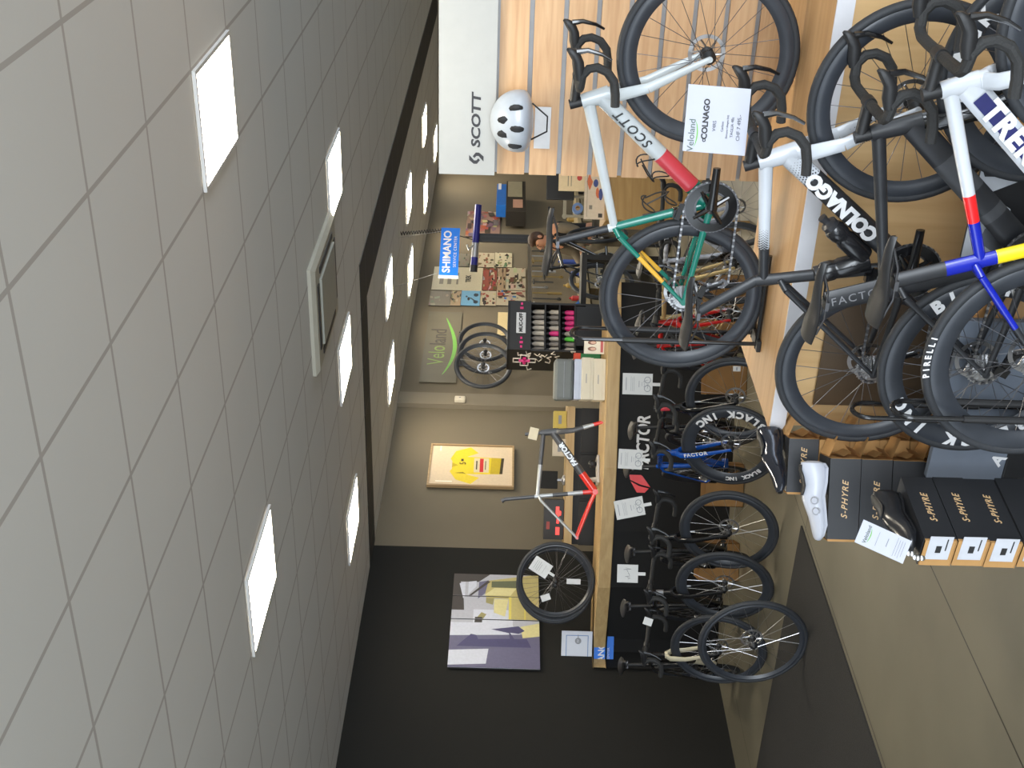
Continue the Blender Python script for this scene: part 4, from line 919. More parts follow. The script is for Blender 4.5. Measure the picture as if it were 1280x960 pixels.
# ------------------------------------------------------------------ back wall
def wallrect(x0, x1, yr, yl, off=0.0):
    xm, ym = (x0+x1)/2, (yr+yl)/2; R = onwall(xm, yr, off); L_ = onwall(xm, yl, off); c = (R+L_)/2
    z1 = onwall(x0, ym, off).z; z0 = onwall(x1, ym, off).z
    return Vector((c.x, c.y, z0)), (Vector((R.x-L_.x, R.y-L_.y))).length, z1-z0
def wallpic(name, lab, cat, x0, x1, yr, yl, polys, base, off=0.02, group=None, **kw):
    c, w, h = wallrect(x0, x1, yr, yl, off); o = picture(name, w, h, polys, base=base, **kw)
    o.location = c; o.rotation_euler = (0, 0, ROT_A); return tag(o, lab, cat, group), w, h
# framed yellow jersey
Y1, Y2, Y3 = lin(222, 196, 32), lin(190, 164, 24), lin(60, 48, 20)
jer = [(Y1, [(.20, .40), (.28, .56), (.30, .14), (.70, .12), (.72, .56), (.82, .42), (.97, .52), (.86, .70), (.66, .76), (.60, .735), (.40, .735), (.34, .76), (.14, .68), (.04, .50)]),
       (Y2, [(.30, .14), (.70, .12), (.71, .26), (.30, .27)]), (lin(210, 196, 160), rect(.33, .29, .69, .47)), (lin(196, 36, 34), rect(.34, .355, .68, .40)), (lin(60, 50, 30), rect(.40, .325, .62, .335)), (lin(60, 50, 30), rect(.40, .43, .62, .445)),
       (Y3, [(.30, .125), (.70, .105), (.70, .14), (.30, .16)]), (Y2, [(.44, .735), (.56, .735), (.50, .66)]), (lin(60, 50, 30), rect(.60, .60, .66, .63)), (lin(150, 130, 20), [(.28, .56), (.33, .60), (.30, .70), (.29, .60)]), (lin(244, 240, 230), rect(.08, .72, .10, .92)), (lin(244, 236, 210), rect(.86, .88, .98, .90))]
jer = [(c, [(u, v) for u, v in p]) for c, p in jer]
c, w, h = wallrect(536, 642.5, 557, 609, 0.03)
t = thing('framed_jersey', 'pale framed yellow cycling jersey with a red stripe hanging on the olive wall', 'framed picture', c, ROT_A)
picture('mount_board', w*0.95, h*0.97, jer, t, base=lin(214, 192, 160), mx=T(0, -0.004, h*0.015))
FW = wood('frame_wood', lin(176, 146, 104), lin(150, 120, 84), 'z', 2); mb = MB()
for sx in (-1, 1): mb.box((sx*(w/2-0.012), 0, h/2), (0.024, 0.035, h)); mb.box((0, 0, 0.010 if sx < 0 else h-0.010), (w-0.05, 0.035, 0.020))
mb.build('picture_frame', [FW], t, 0)
text('5', 0.10, M('print_dark_brown', lin(60, 50, 30), .5), t, T(0.03, -0.012, h*0.60))
# street mural on three boards
SKY, SKY2 = lin(172, 172, 180), lin(196, 198, 208); YB, YB2, YB3 = lin(178, 164, 104), lin(150, 140, 90), lin(206, 196, 140); TIM, SHD, SHD2, GRN = lin(58, 50, 44), lin(70, 66, 100), lin(98, 94, 118), lin(92, 94, 64)
def cu(x, y): return ((1160-y)/950.0, 1-(x-130)/850.0)
mur = [(SKY, rect(0, .55, 1, 1)), (SKY2, rect(0, .3, .6, .75)), (YB, [cu(460, 470), cu(430, 290), cu(990, 200), cu(990, 480)]), (GRN, [cu(510, 290), cu(790, 275), cu(770, 355), cu(510, 355)]), (YB3, [cu(440, 440), cu(540, 360), cu(760, 360), cu(700, 440)]),
       (TIM, [cu(110, 210), cu(500, 210), cu(380, 300), cu(200, 300), cu(240, 480), cu(110, 480)]), (SKY2, [cu(190, 320), cu(250, 300), cu(250, 450), cu(235, 480)]), (SKY2, [cu(280, 300), cu(360, 290), cu(360, 350), cu(280, 440)]), (SHD2, [cu(385, 300), cu(480, 280), cu(450, 420), cu(380, 480)]), (TIM, [cu(470, 285), cu(500, 295), cu(300, 460), cu(280, 455)]),
       (TIM, [cu(110, 480), cu(240, 480), cu(250, 600), cu(110, 600)]), (YB2, [cu(460, 470), cu(540, 470), cu(530, 540), cu(460, 520)]), (YB3, [cu(540, 480), cu(680, 480), cu(650, 660), cu(540, 620)]), (YB, [cu(680, 450), cu(990, 430), cu(990, 690), cu(700, 690)]), (lin(206, 190, 90), rect(*cu(710, 690), *cu(685, 450))), (lin(206, 190, 90), rect(*cu(850, 690), *cu(835, 520))), (YB2, [cu(420, 620), cu(470, 640), cu(430, 700), cu(360, 700)]), (TIM, [cu(360, 670), cu(430, 670), cu(430, 760), cu(355, 765)]),
       (SKY2, [cu(80, 730), cu(700, 720), cu(800, 840), cu(60, 900)]), (SHD2, [cu(80, 860), cu(990, 830), cu(990, 1160), cu(60, 1160)]), (YB3, [cu(800, 760), cu(980, 720), cu(980, 850), cu(820, 870)]), (SHD, [cu(520, 790), cu(780, 755), cu(840, 800), cu(780, 830), cu(700, 820), cu(740, 880), cu(860, 880), cu(900, 960), cu(200, 960), cu(330, 840), cu(380, 850), cu(400, 890), cu(700, 880), cu(690, 825)]), (SKY2, [cu(100, 1000), cu(500, 980), cu(480, 1120), cu(90, 1140)])]
c, w, h = wallrect(563.5, 674, 718, 836, 0.03)
cuts = [0, 0.494, 0.745, 1]
for k, lb in enumerate(('left board of the village street mural on the black wall, at the photo edge', 'middle board of the village street mural on the black wall', 'right board of the village street mural, behind the counter wheels')):
    u0, u1 = cuts[k]+0.004, cuts[k+1]-0.004
    o = picture('mural_board', w*(u1-u0), h, [(cl, [((u-u0)/(u1-u0), v) for u, v in p]) for cl, p in mur], base=SKY)
    d = w*((u0+u1)/2-0.5); o.location = c+Vector((AX[0]*d, AX[1]*d, 0)); o.rotation_euler = (0, 0, ROT_A); tag(o, lb, 'picture', 'street mural boards')
# logo banner
c, w, h = wallrect(530, 574, 389.5, 478, 0.02)
BANM = M('banner_grey', lin(98, 92, 76), 0.55, noise=0.12, scale=2)
t = thing('logo_banner', 'grey wall banner with green and grey lettering over a green curve, beside the hung wheels', 'banner', c, ROT_A)
mb = MB(); mb.box((0, 0.004, h/2), (w, 0.008, h)); mb.build('banner_sheet', [BANM], t, 0)
LGR = M('banner_green', lin(124, 150, 76), 0.5); LDK = M('banner_dark_grey', lin(64, 60, 54), 0.5)
o1 = text('Velo', h*0.66, LGR, t, T(-w*0.01, -0.0015, h*0.60) @ Matrix.Diagonal((0.92, 1, 1, 1)), align='RIGHT'); o2 = text('land', h*0.66, LDK, t, T(0.0, -0.0015, h*0.60) @ Matrix.Diagonal((0.92, 1, 1, 1)), align='LEFT')
mb = MB(); N_ = 18
cv = [(w*(-0.40+0.80*k/N_), h*(0.40-0.30*math.sin(PI*(k/N_)**0.9)+0.05*(k/N_)), h*0.055*math.sin(PI*(k+0.5)/(N_+1))**0.7) for k in range(N_+1)]
for a, b in zip(cv, cv[1:]): mb.add([(a[0], 0, a[1]-a[2]), (b[0], 0, b[1]-b[2]), (b[0], 0, b[1]+b[2]), (a[0], 0, a[1]+a[2])], [(0, 1, 2, 3)])
mb.build('green_swoosh', [M('swoosh_green', lin(112, 172, 74), 0.5)], t, 0, T(0, -0.0018, 0))
# poster collage
RD, BK, CR, SKB, BR, GY, TN = lin(150, 76, 60), lin(58, 52, 46), lin(176, 164, 138), lin(104, 156, 186), lin(106, 80, 58), lin(120, 112, 98), lin(160, 136, 106)
def crowd(n, cols, seed):
    random.seed(seed); out = []
    for i in range(n*3):
        u, v, c_ = random.random(), random.random(), random.choice(cols); q = random.random(); c_ = tuple(min(1, k*random.choice((.7, .85, 1, 1.1))) for k in c_)
        if q < .3: out.append((c_, rect(u, v, u+random.uniform(.08, .3), v+random.uniform(.05, .2))))
        elif q < .7: out.append((c_, [(u, v), (u+random.uniform(.04, .14), v+random.uniform(-.05, .05)), (u+random.uniform(.04, .2), v+random.uniform(.1, .3)), (u-random.uniform(0, .1), v+random.uniform(.08, .25))]))
        else: out.append((c_, blob(u, v, random.uniform(.03, .09), random.uniform(.03, .08), 8, i, .25)))
    return out
posters = [('white TREK poster sheet on the olive wall left of the repair bar', 541, 603, 334, 363, [(GY, rect(.25, .78, .75, .86)), (GY, rect(.25, .62, .75, .70)), (GY, rect(.25, .48, .75, .52))], lin(186, 176, 148)),
    ('small dark photo poster right of the white TREK sheet', 573, 587, 317, 333, crowd(5, [BK, GY], 1), GY),
    ('grey landscape photo poster, leftmost of the collage', 537, 563, 363.5, 382, crowd(4, [GY, lin(136, 128, 112)], 2), lin(112, 104, 90)),
    ('narrow green and cream photo poster left in the collage', 563.5, 576, 363.5, 382, crowd(7, [CR, lin(128, 126, 84), BK], 3), TN),
    ('sky blue poster of a lone cyclist in the collage', 576.5, 600, 363.5, 382, [(BK, blob(.45, .6, .12, .07)), (BK, blob(.6, .72, .06, .05)), (lin(70, 80, 90), [(.2, .2), (.5, .55), (.55, .5), (.3, .18)])]+[(lin(60, 70, 80), [(a+.12*math.cos(q), .22+.13*math.sin(q)) for q in [2*PI*i/14 for i in range(14)]]+[(a+.09*math.cos(q), .22+.10*math.sin(q)) for q in [2*PI*-i/14 for i in range(15)]]) for a in (.25, .72)], SKB),
    ('white poster with red riders below the blue cyclist poster', 600.5, 620, 363.5, 382, crowd(9, [RD, BK, CR], 5), CR),
    ('cream poster with red and blue figures low in the collage', 620.5, 657, 363.5, 382, crowd(12, [RD, lin(70, 110, 170), BR, CR, BK], 6), CR),
    ('poster of red racing team riders beside the white TREK sheet', 603.5, 621, 335, 363, crowd(14, [RD, BR, CR, lin(150, 70, 60)], 7), RD),
    ('poster of mixed rider photos in the middle of the collage', 621.5, 632, 335, 363, crowd(10, [BK, BR, CR, TN], 8), TN),
    ('black and cream photo poster beside the workbench rail', 632.5, 657, 335, 363, crowd(12, [BK, CR, BR], 9), CR),
    ('white poster with a bicycle drawing, right of the collage', 598, 618, 316, 334, crowd(4, [RD, BR], 10), CR),
    ('cream poster with small prints, farthest right by the rail', 618.5, 640, 316, 334, crowd(8, [BK, TN, lin(110, 124, 90)], 11), lin(190, 180, 150)),
    ('action photo poster of a cycling race behind the blue bar', 583, 625, 265, 296, crowd(20, [RD, BK, CR, lin(150, 100, 96), lin(110, 90, 100)], 12), lin(140, 110, 96))]
for lb, x0, x1, yr, yl, pol, base in posters:
    o, w, h = wallpic('wall_poster', lb, 'poster', x0, x1, yr, yl, pol, base, group='posters on the workshop wall', thick=0.006)
    if 'TREK' in lb: text('TREK', h*0.14, INK, o, T(0, -0.0025, h*0.28), bold=0.003)
o, w, h = wallpic('wall_board', 'blank cream board on the wall behind the hung wheels', 'board', 622, 680, 391, 420, [], lin(206, 186, 140))
# wheels hung on the wall
for x, y, dD, lb, rz in ((606, 427, 0.24, 'black wheel hung on the back wall, right one of three', 0.75), (607, 441, 0.36, 'black wheel hung on the back wall, middle one of three', 0.72), (604, 457, 0.48, 'black wheel hung on the back wall, left one of three', 0.68)):
    c = onwall(x, y, dD); t = thing('hung_wheel', lb, 'wheel', c, rz, 'wheels hung on the back wall'); wheel(t, None, depth=0.035, tw=0.022, n=20, name='wheel_rim', spm=DSTEEL)
c = onwall(576, 441, 0.02); t = thing('wheel_bracket', 'dark wall rail with hooks behind the three hung wheels', 'bracket', c, ROT_A); mb = MB(); mb.box((0, 0, 0), (0.62, 0.03, 0.05)); mb.build('rail_bar', [BLACK], t, 0)
for u in (-0.22, 0.0, 0.22): mb = MB(); mb.tube([(u, -0.01, 0), (u, -0.16, -0.01), (u, -0.18, 0.03)], 0.008, 8); mb.build('hook', [BLACK], t)
# alarm box
c = onwall(575, 501, 0.07); t = thing('wall_sensor', 'small white alarm sensor high on the olive wall', 'sensor', c, ROT_A); mb = MB(); mb.box((0, -0.02, 0), (0.09, 0.05, 0.125)); mb.build('sensor_case', [M('sensor_white', lin(206, 196, 176), .5)], t, 0, bevel=0.012); mb = MB(); mb.lathe([(0.012, -0.047), (0.0, -0.05)], 12, c=(0, 0, 0)); mb.build('sensor_eye', [GINK], t)

# hanging blue sign
p = at(562, 315, 13.4); t = thing('hanging_sign', 'bright blue SHIMANO sign hanging on strings from the ceiling', 'sign', p, 0.42)
sw_, sh_ = 0.60, 0.205
mb = MB(); mb.box((0, 0, 0), (sw_, 0.02, sh_)); mb.build('sign_panel', [SHB], t, 0); mb = MB(); mb.box((-sw_/2-0.012, 0, 0), (0.024, 0.03, sh_*1.06)); mb.build('end_strip', [WHITE], t, 0)
text('SHIMANO', 0.118, WHITE, t, T(0, -0.0115, 0.025), bold=0.003); text('SERVICE CENTER', 0.046, WHITE, t, T(0, -0.0115, -0.062), space=1.15)
for sx in (-1, 1): mb = MB(); mb.tube([(sx*0.26, 0, sh_/2), (sx*0.31, 0.25, CEIL-p.z)], 0.0025, 5); mb.build('string', [ALLOY], t)

# ------------------------------------------------------------------ workshop at the back right
BLUB = M('tool_blue', lin(34, 34, 112), 0.35); 
p = at(640, 298.5, 14.8); zt = at(596, 298, 14.8).z; t = thing('repair_stand', 'workshop repair stand with a black column and a long dark blue clamp bar', 'repair stand', (p.x, 14.8, 0), 0.0)
mb = MB(); mb.box((0, 0, zt/2), (0.10, 0.10, zt)); mb.box((0, -0.052, zt*0.55), (0.03, 0.006, zt*0.85)); mb.build('stand_column', [BLACK], t, 0, bevel=0.008)
mb = MB(); mb.box((0, 0, 0.02), (0.7, 0.5, 0.04)); mb.build('stand_base', [BLACK], t, 0, bevel=0.01)
a0 = at(598, 256, 14.7)-t.location; a1 = at(592, 338, 14.7)-t.location
mb = MB(); mb.tube([a0, a1], 0.042, 14); mb.build('clamp_bar', [BLUB], t)
mb = MB(); mb.tube([a0.lerp(a1, .58), a0.lerp(a1, .80)], 0.0435, 14); mb.build('silver_label', [ALLOY], t); mb = MB(); mb.tube([a0.lerp(a1, .92), a0.lerp(a1, 1.02)], 0.046, 14); mb.build('bar_end', [BLACK], t)
mb = MB(); q = a0.lerp(a1, .62); mb.tube([q+Vector((0, -.04, .02)), q+Vector((-.06, -.08, .08)), q+Vector((.0, -.08, .10))], 0.012, 8); mb.build('clamp_lever', [ALLOY], t)
p0 = at(503, 292, 14.0); p0.z = CEIL; t = thing('coiled_hose', 'thin dark coiled air hose hanging from the ceiling to the repair stand', 'hose', p0)
mb = MB(); e = at(592, 300, 14.72)-p0; n = 120; mid = at(552, 288, 14.0)-p0
def hp(s): return (Vector((0, 0, 0)).lerp(mid, s*2) if s < .5 else mid.lerp(e, s*2-1))
mb.tube([hp(i/n)+Vector((0.022*math.cos(i*1.6), 0.022*math.sin(i*1.6), 0))*(1 if i < 70 else 0.1) for i in range(n+1)], 0.005, 5); mb.build('hose_coil', [BLACK], t)
# tool rail and tools
R_ = onwall(662, 300, 0.12); L_ = onwall(662, 408, 0.12); cR = (R_+L_)/2; wr_ = (R_-L_).length
t = thing('tool_rail', 'long steel tool rail fixed above the workbench at the back wall', 'tool rail', cR, ROT_A); mb = MB(); mb.box((0, 0, 0), (wr_, 0.02, 0.05)); mb.build('rail_bar', [STEEL], t, 0)
for s in (-1, 1): mb = MB(); mb.box((s*wr_*0.45, 0.06, 0), (0.03, 0.11, 0.03)); mb.build('rail_bracket', [DSTEEL], t, 0)
random.seed(5); TOOL = [M('tool_steel', (0.3, 0.3, 0.3), .4, .8), M('tool_black', (0.02, 0.02, 0.02), .5), M('tool_olive', lin(120, 100, 50), .5)]
for k in range(16):
    u = (k+0.5)/16-0.5; L = random.uniform(.18, .42); kind = k % 4
    t = thing('hand_tool', ('long spanner', 'dark long-handled tool', 'ring-ended spanner', 'T-handled key')[kind]+' hanging from the steel tool rail at the back wall', 'tool', cR+Vector((AX[0]*u*wr_, AX[1]*u*wr_, -0.035)), ROT_A, 'tools on the rail')
    mb = MB(); mb.etube([(0, -0.02, 0), (0, -0.02, -L)], 0.008, 0.014, n=8)
    if kind in (0, 2): mb.lathe([(0.030, -0.03), (0.018, -0.03), (0.018, -0.012), (0.030, -0.012)], 14, c=(0, 0, -L), closed=True)
    elif kind == 1: mb.etube([(0, -0.02, -L*0.5), (0, -0.02, -L)], 0.018, 0.02, n=8)
    else: mb.tube([(-0.06, -0.02, -0.02), (0.06, -0.02, -0.02)], 0.012, 8)
    mb.build('tool_shaft', [TOOL[k % 3]], t)
# workbench
wb = shop(14.9, WALLB+0.42); t = thing('workbench', 'cream workbench along the back wall below the tools', 'workbench', (wb.x, wb.y, 0), ROT_A); BEN = M('bench_cream', lin(150, 136, 106), .6)
mb = MB(); mb.box((0, 0, 0.90), (5.0, 0.75, 0.05)); mb.build('bench_top', [BEN], t, 0)
for s in (-1, 0, 1):
    for q in (-1, 1): mb = MB(); mb.box((s*2.4, q*0.32, 0.44), (0.06, 0.06, 0.87)); mb.build('leg', [DSTEEL], t, 0)
for k, u in enumerate((-1.6, -0.5, 0.6, 1.7)):
    mb = MB(); mb.box((u, 0.0, 0.62), (0.9, 0.66, 0.46)); d = mb.build('drawer', [BEN], t, 0, bevel=0.005); mb = MB(); mb.box((u, -0.345, 0.75), (0.3, 0.02, 0.02)); mb.build('drawer_handle', [DSTEEL], d, 0)
random.seed(9)
for k in range(12):
    u = -2.1+0.38*k; cl = random.choice([(.35, .02, .02), (.02, .02, .02), (.45, .40, .3), (.02, .05, .25), (.3, .2, .05)]); hgt = random.uniform(.1, .28)
    p = wb+Vector((AX[0]*u, AX[1]*u, 0.926)); t = thing('workshop_can', ['red', 'black', 'cream', 'blue', 'amber'][[(.35, .02, .02), (.02, .02, .02), (.45, .40, .3), (.02, .05, .25), (.3, .2, .05)].index(cl)]+' can or bottle standing on the cream workbench', 'can', p, 0, 'cans on the workbench')
    mb = MB(); mb.lathe([(0, 0), (.035, 0), (.035, hgt*.75), (.015, hgt*.85), (.015, hgt), (0, hgt)], 16, 'z'); mb.build('can_body', [M('can_%d' % int(cl[0]*100+cl[2]*10), cl, .4)], t)
# black mountain bike clamped in the workshop
hubp = at(752, 352, 12.6); bicycle('black mountain bike held up in the workshop behind the teal bike wheel', None, ROT_A-0.12, dict(saddle_z=0.93), [GBLACK], hub=hubp, wk=dict(depth=0.026, tw=0.024, n=20, rotor=True), name='mountain_bike', flat=True, steer=0.3)
hz = hubp.z-WR
t = thing('work_stand', 'slim dark work stand carrying the black mountain bike', 'repair stand', hubp+Vector((0.13, 0.22, -hubp.z)), ROT_A-0.12); mb = MB(); mb.tube([(0, 0, 0.02), (0, 0, hz+0.34)], 0.022, 10); mb.build('stand_post', [BLACK], t)
for a in (0.5, 2.6, 4.7): mb = MB(); mb.tube([(0, 0, 0.12), (0.42*math.cos(a), 0.42*math.sin(a), 0.015)], 0.015, 8); mb.build('leg', [BLACK], t)
p = at(700, 383, 11.6); t = thing('blue_funnel', 'small bright blue funnel standing on the dark bench end beside the care display', 'funnel', Vector((p.x, 11.75, 1.21))); mb = MB(); mb.lathe([(0.062, 0.0), (0.064, 0.004), (0.012, 0.09), (0.010, 0.14), (0.0, 0.14)], 18, 'z'); mb.build('funnel_cone', [M('funnel_blue', lin(40, 110, 190), .4)], t)
mb = MB(); mb.tube([(0.055, 0.0, 0.01), (0.075, 0, 0.012)], 0.006, 6); mb.build('hang_tab', [M('funnel_blue', lin(40, 110, 190), .4)], t)
t = thing('side_bench', 'dark narrow bench to the right of the care display behind the counter', 'bench', Vector((p.x+0.12, 11.75, 0))); mb = MB(); mb.box((0, 0, 1.18), (0.8, 0.3, 0.05)); mb.build('bench_top', [M('cabinet_black', lin(26, 23, 20), .6)], t, 0)
for sx in (-1, 1): mb = MB(); mb.box((sx*0.36, 0, 0.58), (0.05, 0.26, 1.15)); mb.build('leg', [M('cabinet_black', lin(26, 23, 20), .6)], t, 0)
# product stand
p = at(700, 425, 11.4); DW, DD = 0.50, 0.40; zb, ztp = CTOP, at(634, 420, 11.2).z
ps = Vector((p.x+0.02, 11.15, 0)); rzp = 0.46
dk = thing('product_display', 'black bicycle care display stand with pink print and a white brand plate', 'display stand', (ps.x, ps.y, 0), rzp)
PK = M('hot_pink', lin(206, 40, 116), .45); DKB = M('display_black', lin(30, 27, 24), .5); H_ = ztp
mb = MB(); mb.box((0, DD/2-0.01, H_/2), (DW, 0.02, H_))
for s in (-1, 1): mb.box((s*(DW/2-0.01), 0, H_/2), (0.02, DD-0.04, H_))
mb.box((0, 0, H_-0.01), (DW, DD, 0.02)); mb.box((0, -DD/2+0.01, H_-0.11), (DW, 0.02, 0.20)); mb.box((0, 0, 0.60), (DW-0.04, DD-0.02, 1.18))
mb.build('stand_case', [DKB], dk, 0)
rows = [H_-0.33, H_-0.46, H_-0.60]
for z in rows: mb = MB(); mb.box((0, -0.02, z-0.008), (DW-0.04, DD-0.06, 0.012)); mb.build('shelf', [DKB], dk, 0)
mb = MB(); mb.box((0.02, -DD/2-0.006, H_-0.12), (0.21, 0.008, 0.085)); pl = mb.build('brand_plate', [PAPER], dk, 0, bevel=0.003); text('MUC-OFF', 0.045, INK, pl, T(0.02, -DD/2-0.011, H_-0.12), bold=0.002)
mb = MB()
for k in range(11):
    u = -0.22+0.044*k
    if abs(u-0.02) > 0.12: mb.box((u, -DD/2-0.002, H_-0.125), (0.022, 0.004, 0.03 if k % 2 else 0.018))
mb.build('pink_print', [PK], dk, 0)
SDM = M('doodle_white', lin(206, 196, 180), .5); mb = MB(); random.seed(12)
xx = -DW/2-0.0015
def sdl(pts, r=0.006): mb.tube([(xx, y, z) for y, z in pts], r, 4)
for k in range(26):
    y, z = random.uniform(-DD/2+.03, DD/2-.03), random.uniform(H_-0.62, H_-.03)
    if abs(y) < .11 and abs(z-(H_-.16)) < .12: continue
    a = random.random()*3; sdl([(y, z), (max(-DD/2+.01, min(DD/2-.01, y+.05*math.cos(a))), z+.04*math.sin(a)), (max(-DD/2+.01, min(DD/2-.01, y+.06*math.cos(a+1))), z+.05*math.sin(a+1))])
c_ = H_-.16; sdl([(-.10, c_-.035), (-.035, c_-.035), (-.035, c_-.10), (.035, c_-.10), (.035, c_-.035), (.10, c_-.035), (.10, c_+.035), (.035, c_+.035), (.035, c_+.10), (-.035, c_+.10), (-.035, c_+.035), (-.10, c_+.035), (-.10, c_-.035)], 0.007)
mb.build('doodle_print', [SDM], dk, 0); mb = MB(); mb.tube([(xx, -.055, c_), (xx, .055, c_)], 0.018, 6); mb.tube([(xx, 0, c_-.05), (xx, 0, c_+.05)], 0.018, 6); mb.build('pink_cross', [PK], dk, 0)
mb = MB(); mb.box((0, -DD/2-0.005, 1.16), (0.40, 0.02, 0.24)); mb.build('front_bin', [BLACK], dk, 0, bevel=0.005)
BC = [(PK, 'pink'), (M('bottle_grey', lin(120, 112, 104), .45), 'grey'), (M('bottle_green', lin(84, 190, 60), .45), 'green'), (M('bottle_silver', lin(170, 160, 146), .4), 'silver')]
pat = ['gsgsssgs', 'sgspsggs', 'sgnspppp']
Rz_ = RZ(rzp)
for r, z in enumerate(rows):
    for k in range(8):
        ch = pat[r][k]; bm, nm = {'p': BC[0], 'g': BC[1], 'n': BC[2], 's': BC[3]}[ch]; u = -0.20+0.055*k
        w_ = Rz_ @ Vector((u, -0.12, z)); hh = 0.105 if r else 0.13
        t = thing('care_bottle', '%s bottle on the %s shelf of the black care display' % (nm, ('top', 'middle', 'bottom')[r]), 'bottle', Vector((ps.x, ps.y, 0))+w_, rzp, 'care bottles on the display')
        part('bottle_body', ('cbot', hh, nm), lambda mb: mb.lathe([(0, 0), (.022, 0), (.022, hh*.62), (.011, hh*.78), (.011, hh*.82)], 14, 'z'), [bm], t); part('bottle_cap', ('ccap', hh), lambda mb: mb.lathe([(.012, hh*.8), (.012, hh), (0, hh)], 12, 'z'), [BLACK], t)
# back shelf behind the counter
c0 = at(702, 600, 11.25); bs0, bs1 = at(702, 682, 11.25).x, at(702, 508, 11.25).x
t = thing('back_cabinet', 'dark cabinet with a maple top behind the counter, under the jersey', 'cabinet', ((bs0+bs1)/2, 11.4, 0)); W_ = bs1-bs0; zt = at(708, 560, 11.25).z
mb = MB(); mb.box((0, 0, zt-0.035), (W_, 0.36, 0.07)); mb.build('cabinet_top', [COUNT], t, 0); mb = MB(); mb.box((0, 0.01, (zt-0.07)/2), (W_-0.03, 0.32, zt-0.07)); mb.build('cabinet_body', [M('cabinet_black', lin(26, 23, 20), .6)], t, 0)
for k in range(3):
    mb = MB(); mb.box((-W_/3+W_/3*k, -0.155, zt*0.5), (W_/3-0.02, 0.02, zt*0.8)); d = mb.build('door', [M('cabinet_black', lin(26, 23, 20), .6)], t, 0, bevel=0.004); mb = MB(); mb.box((-W_/3+W_/3*k+W_/8, -0.175, zt*0.7), (0.015, 0.02, 0.12)); mb.build('door_handle', [DSTEEL], d, 0)
p = at(703, 650, 11.3); REDL = M('red_light', (1, .06, .05), .5, emit=1.2)
t = thing('light_panel', 'black electronic panel with glowing red signs on the dark cabinet', 'display panel', Vector((p.x, 11.36, zt+0.002))); hh = at(680, 650, 11.3).z-zt
mb = MB(); mb.box((0, 0, hh/2), (0.37, 0.08, hh)); mb.build('panel_case', [M('panel_black', lin(34, 30, 27), .5)], t, 0, bevel=0.004); mb = MB()
for x, z, w_, h_ in ((0.075, hh*.32, .09, .03), (0.06, hh*.20, .04, .02), (-.01, hh*.30, .05, .02), (-0.105, hh*.3, .07, .035)): mb.box((x, -0.042, z), (w_, 0.004, h_))
mb.build('red_sign', [REDL], t, 0); mb = MB(); mb.box((-.055, -0.042, hh*.78), (.07, .004, .03)); mb.build('red_label', [M('dull_red', lin(150, 60, 50), .5)], t, 0)
p = at(712, 601, 11.3); t = thing('small_monitor', 'small black monitor on a silver foot on the dark cabinet', 'monitor', Vector((p.x, 11.36, zt+0.002)))
mb = MB(); mb.box((0, 0, 0.15), (0.165, 0.03, 0.17)); mb.build('monitor_case', [M('monitor_shell', (0.008, 0.008, 0.008), 0.85)], t, 0, bevel=0.005); mb = MB(); mb.lathe([(0.05, 0), (0.045, 0.015), (0.015, 0.03), (0.015, 0.08)], 18, 'z'); mb.build('monitor_foot', [ALLOY], t)
p = at(745, 588, 10.5); t = thing('desk_scanner', 'white curved desk scanner with a dark round grip on the counter behind the bare frame', 'scanner', Vector((p.x, counter_y(p.x)+0.44, CTOP+0.002)), 0.3)
mb = MB(); mb.etube([(-0.08, 0, 0.01), (-0.09, 0, 0.10), (-0.04, 0, 0.16)], [.05, .045, .03], [.02, .018, .012]); mb.box((0, 0, 0.01), (0.24, 0.14, 0.02)); mb.build('scanner_body', [M('scanner_white', lin(196, 190, 180), .4)], t); mb = MB(); mb.ell((0.05, -0.02, 0.055), (.035, .035, .035)); mb.build('scanner_grip', [BLACK], t)
for k, (px, cl, nm) in enumerate(((525, (.5, .38, .08), 'yellow'), (560, (.5, .44, .34), 'cream'))):
    p = at(690, px, 11.3); t = thing('small_carton', '%s box standing on the dark cabinet %s' % (nm, ('below the grey case' if not k else 'behind the bare frame')), 'box', Vector((p.x, 11.38, zt+.002)), .1); mb = MB(); mb.box((0, 0, .06), (.16, .10, .12)); mb.build('box_body', [M('carton_'+nm, cl, .6)], t, 0, bevel=.003); mb = MB(); mb.box((0, -.051, .06), (.08, .002, .03)); mb.build('print', [GINK], t, 0)

# counter, monitor and papers under the slatted wall edge
PLY = wood('plywood', lin(166, 132, 80), lin(146, 112, 62), 'x', 1.0)
pl_ = at(757, 274, 9.6); t = thing('plywood_counter', 'plywood service counter at the workshop, left of the slatted wall', 'counter', Vector((pl_.x, 9.6, 0)), 0.0)
mb = MB(); mb.box((0.8, 0.012, pl_.z/2+0.15), (1.6, 0.024, pl_.z-0.3)); mb.build('front_panel', [PLY], t, 0); mb = MB(); mb.box((0.8, 0.30, pl_.z-0.012), (1.62, 0.62, 0.024)); mb.build('countertop', [PLY], t, 0); mb = MB(); mb.box((0.012, 0.3, pl_.z/2), (0.024, 0.55, pl_.z-0.03)); mb.build('side_panel', [PLY], t, 0); mb = MB(); mb.box((1.588, 0.3, pl_.z/2), (0.024, 0.55, pl_.z-0.03)); mb.build('side_panel', [PLY], t, 0)
zc_ = pl_.z+0.002
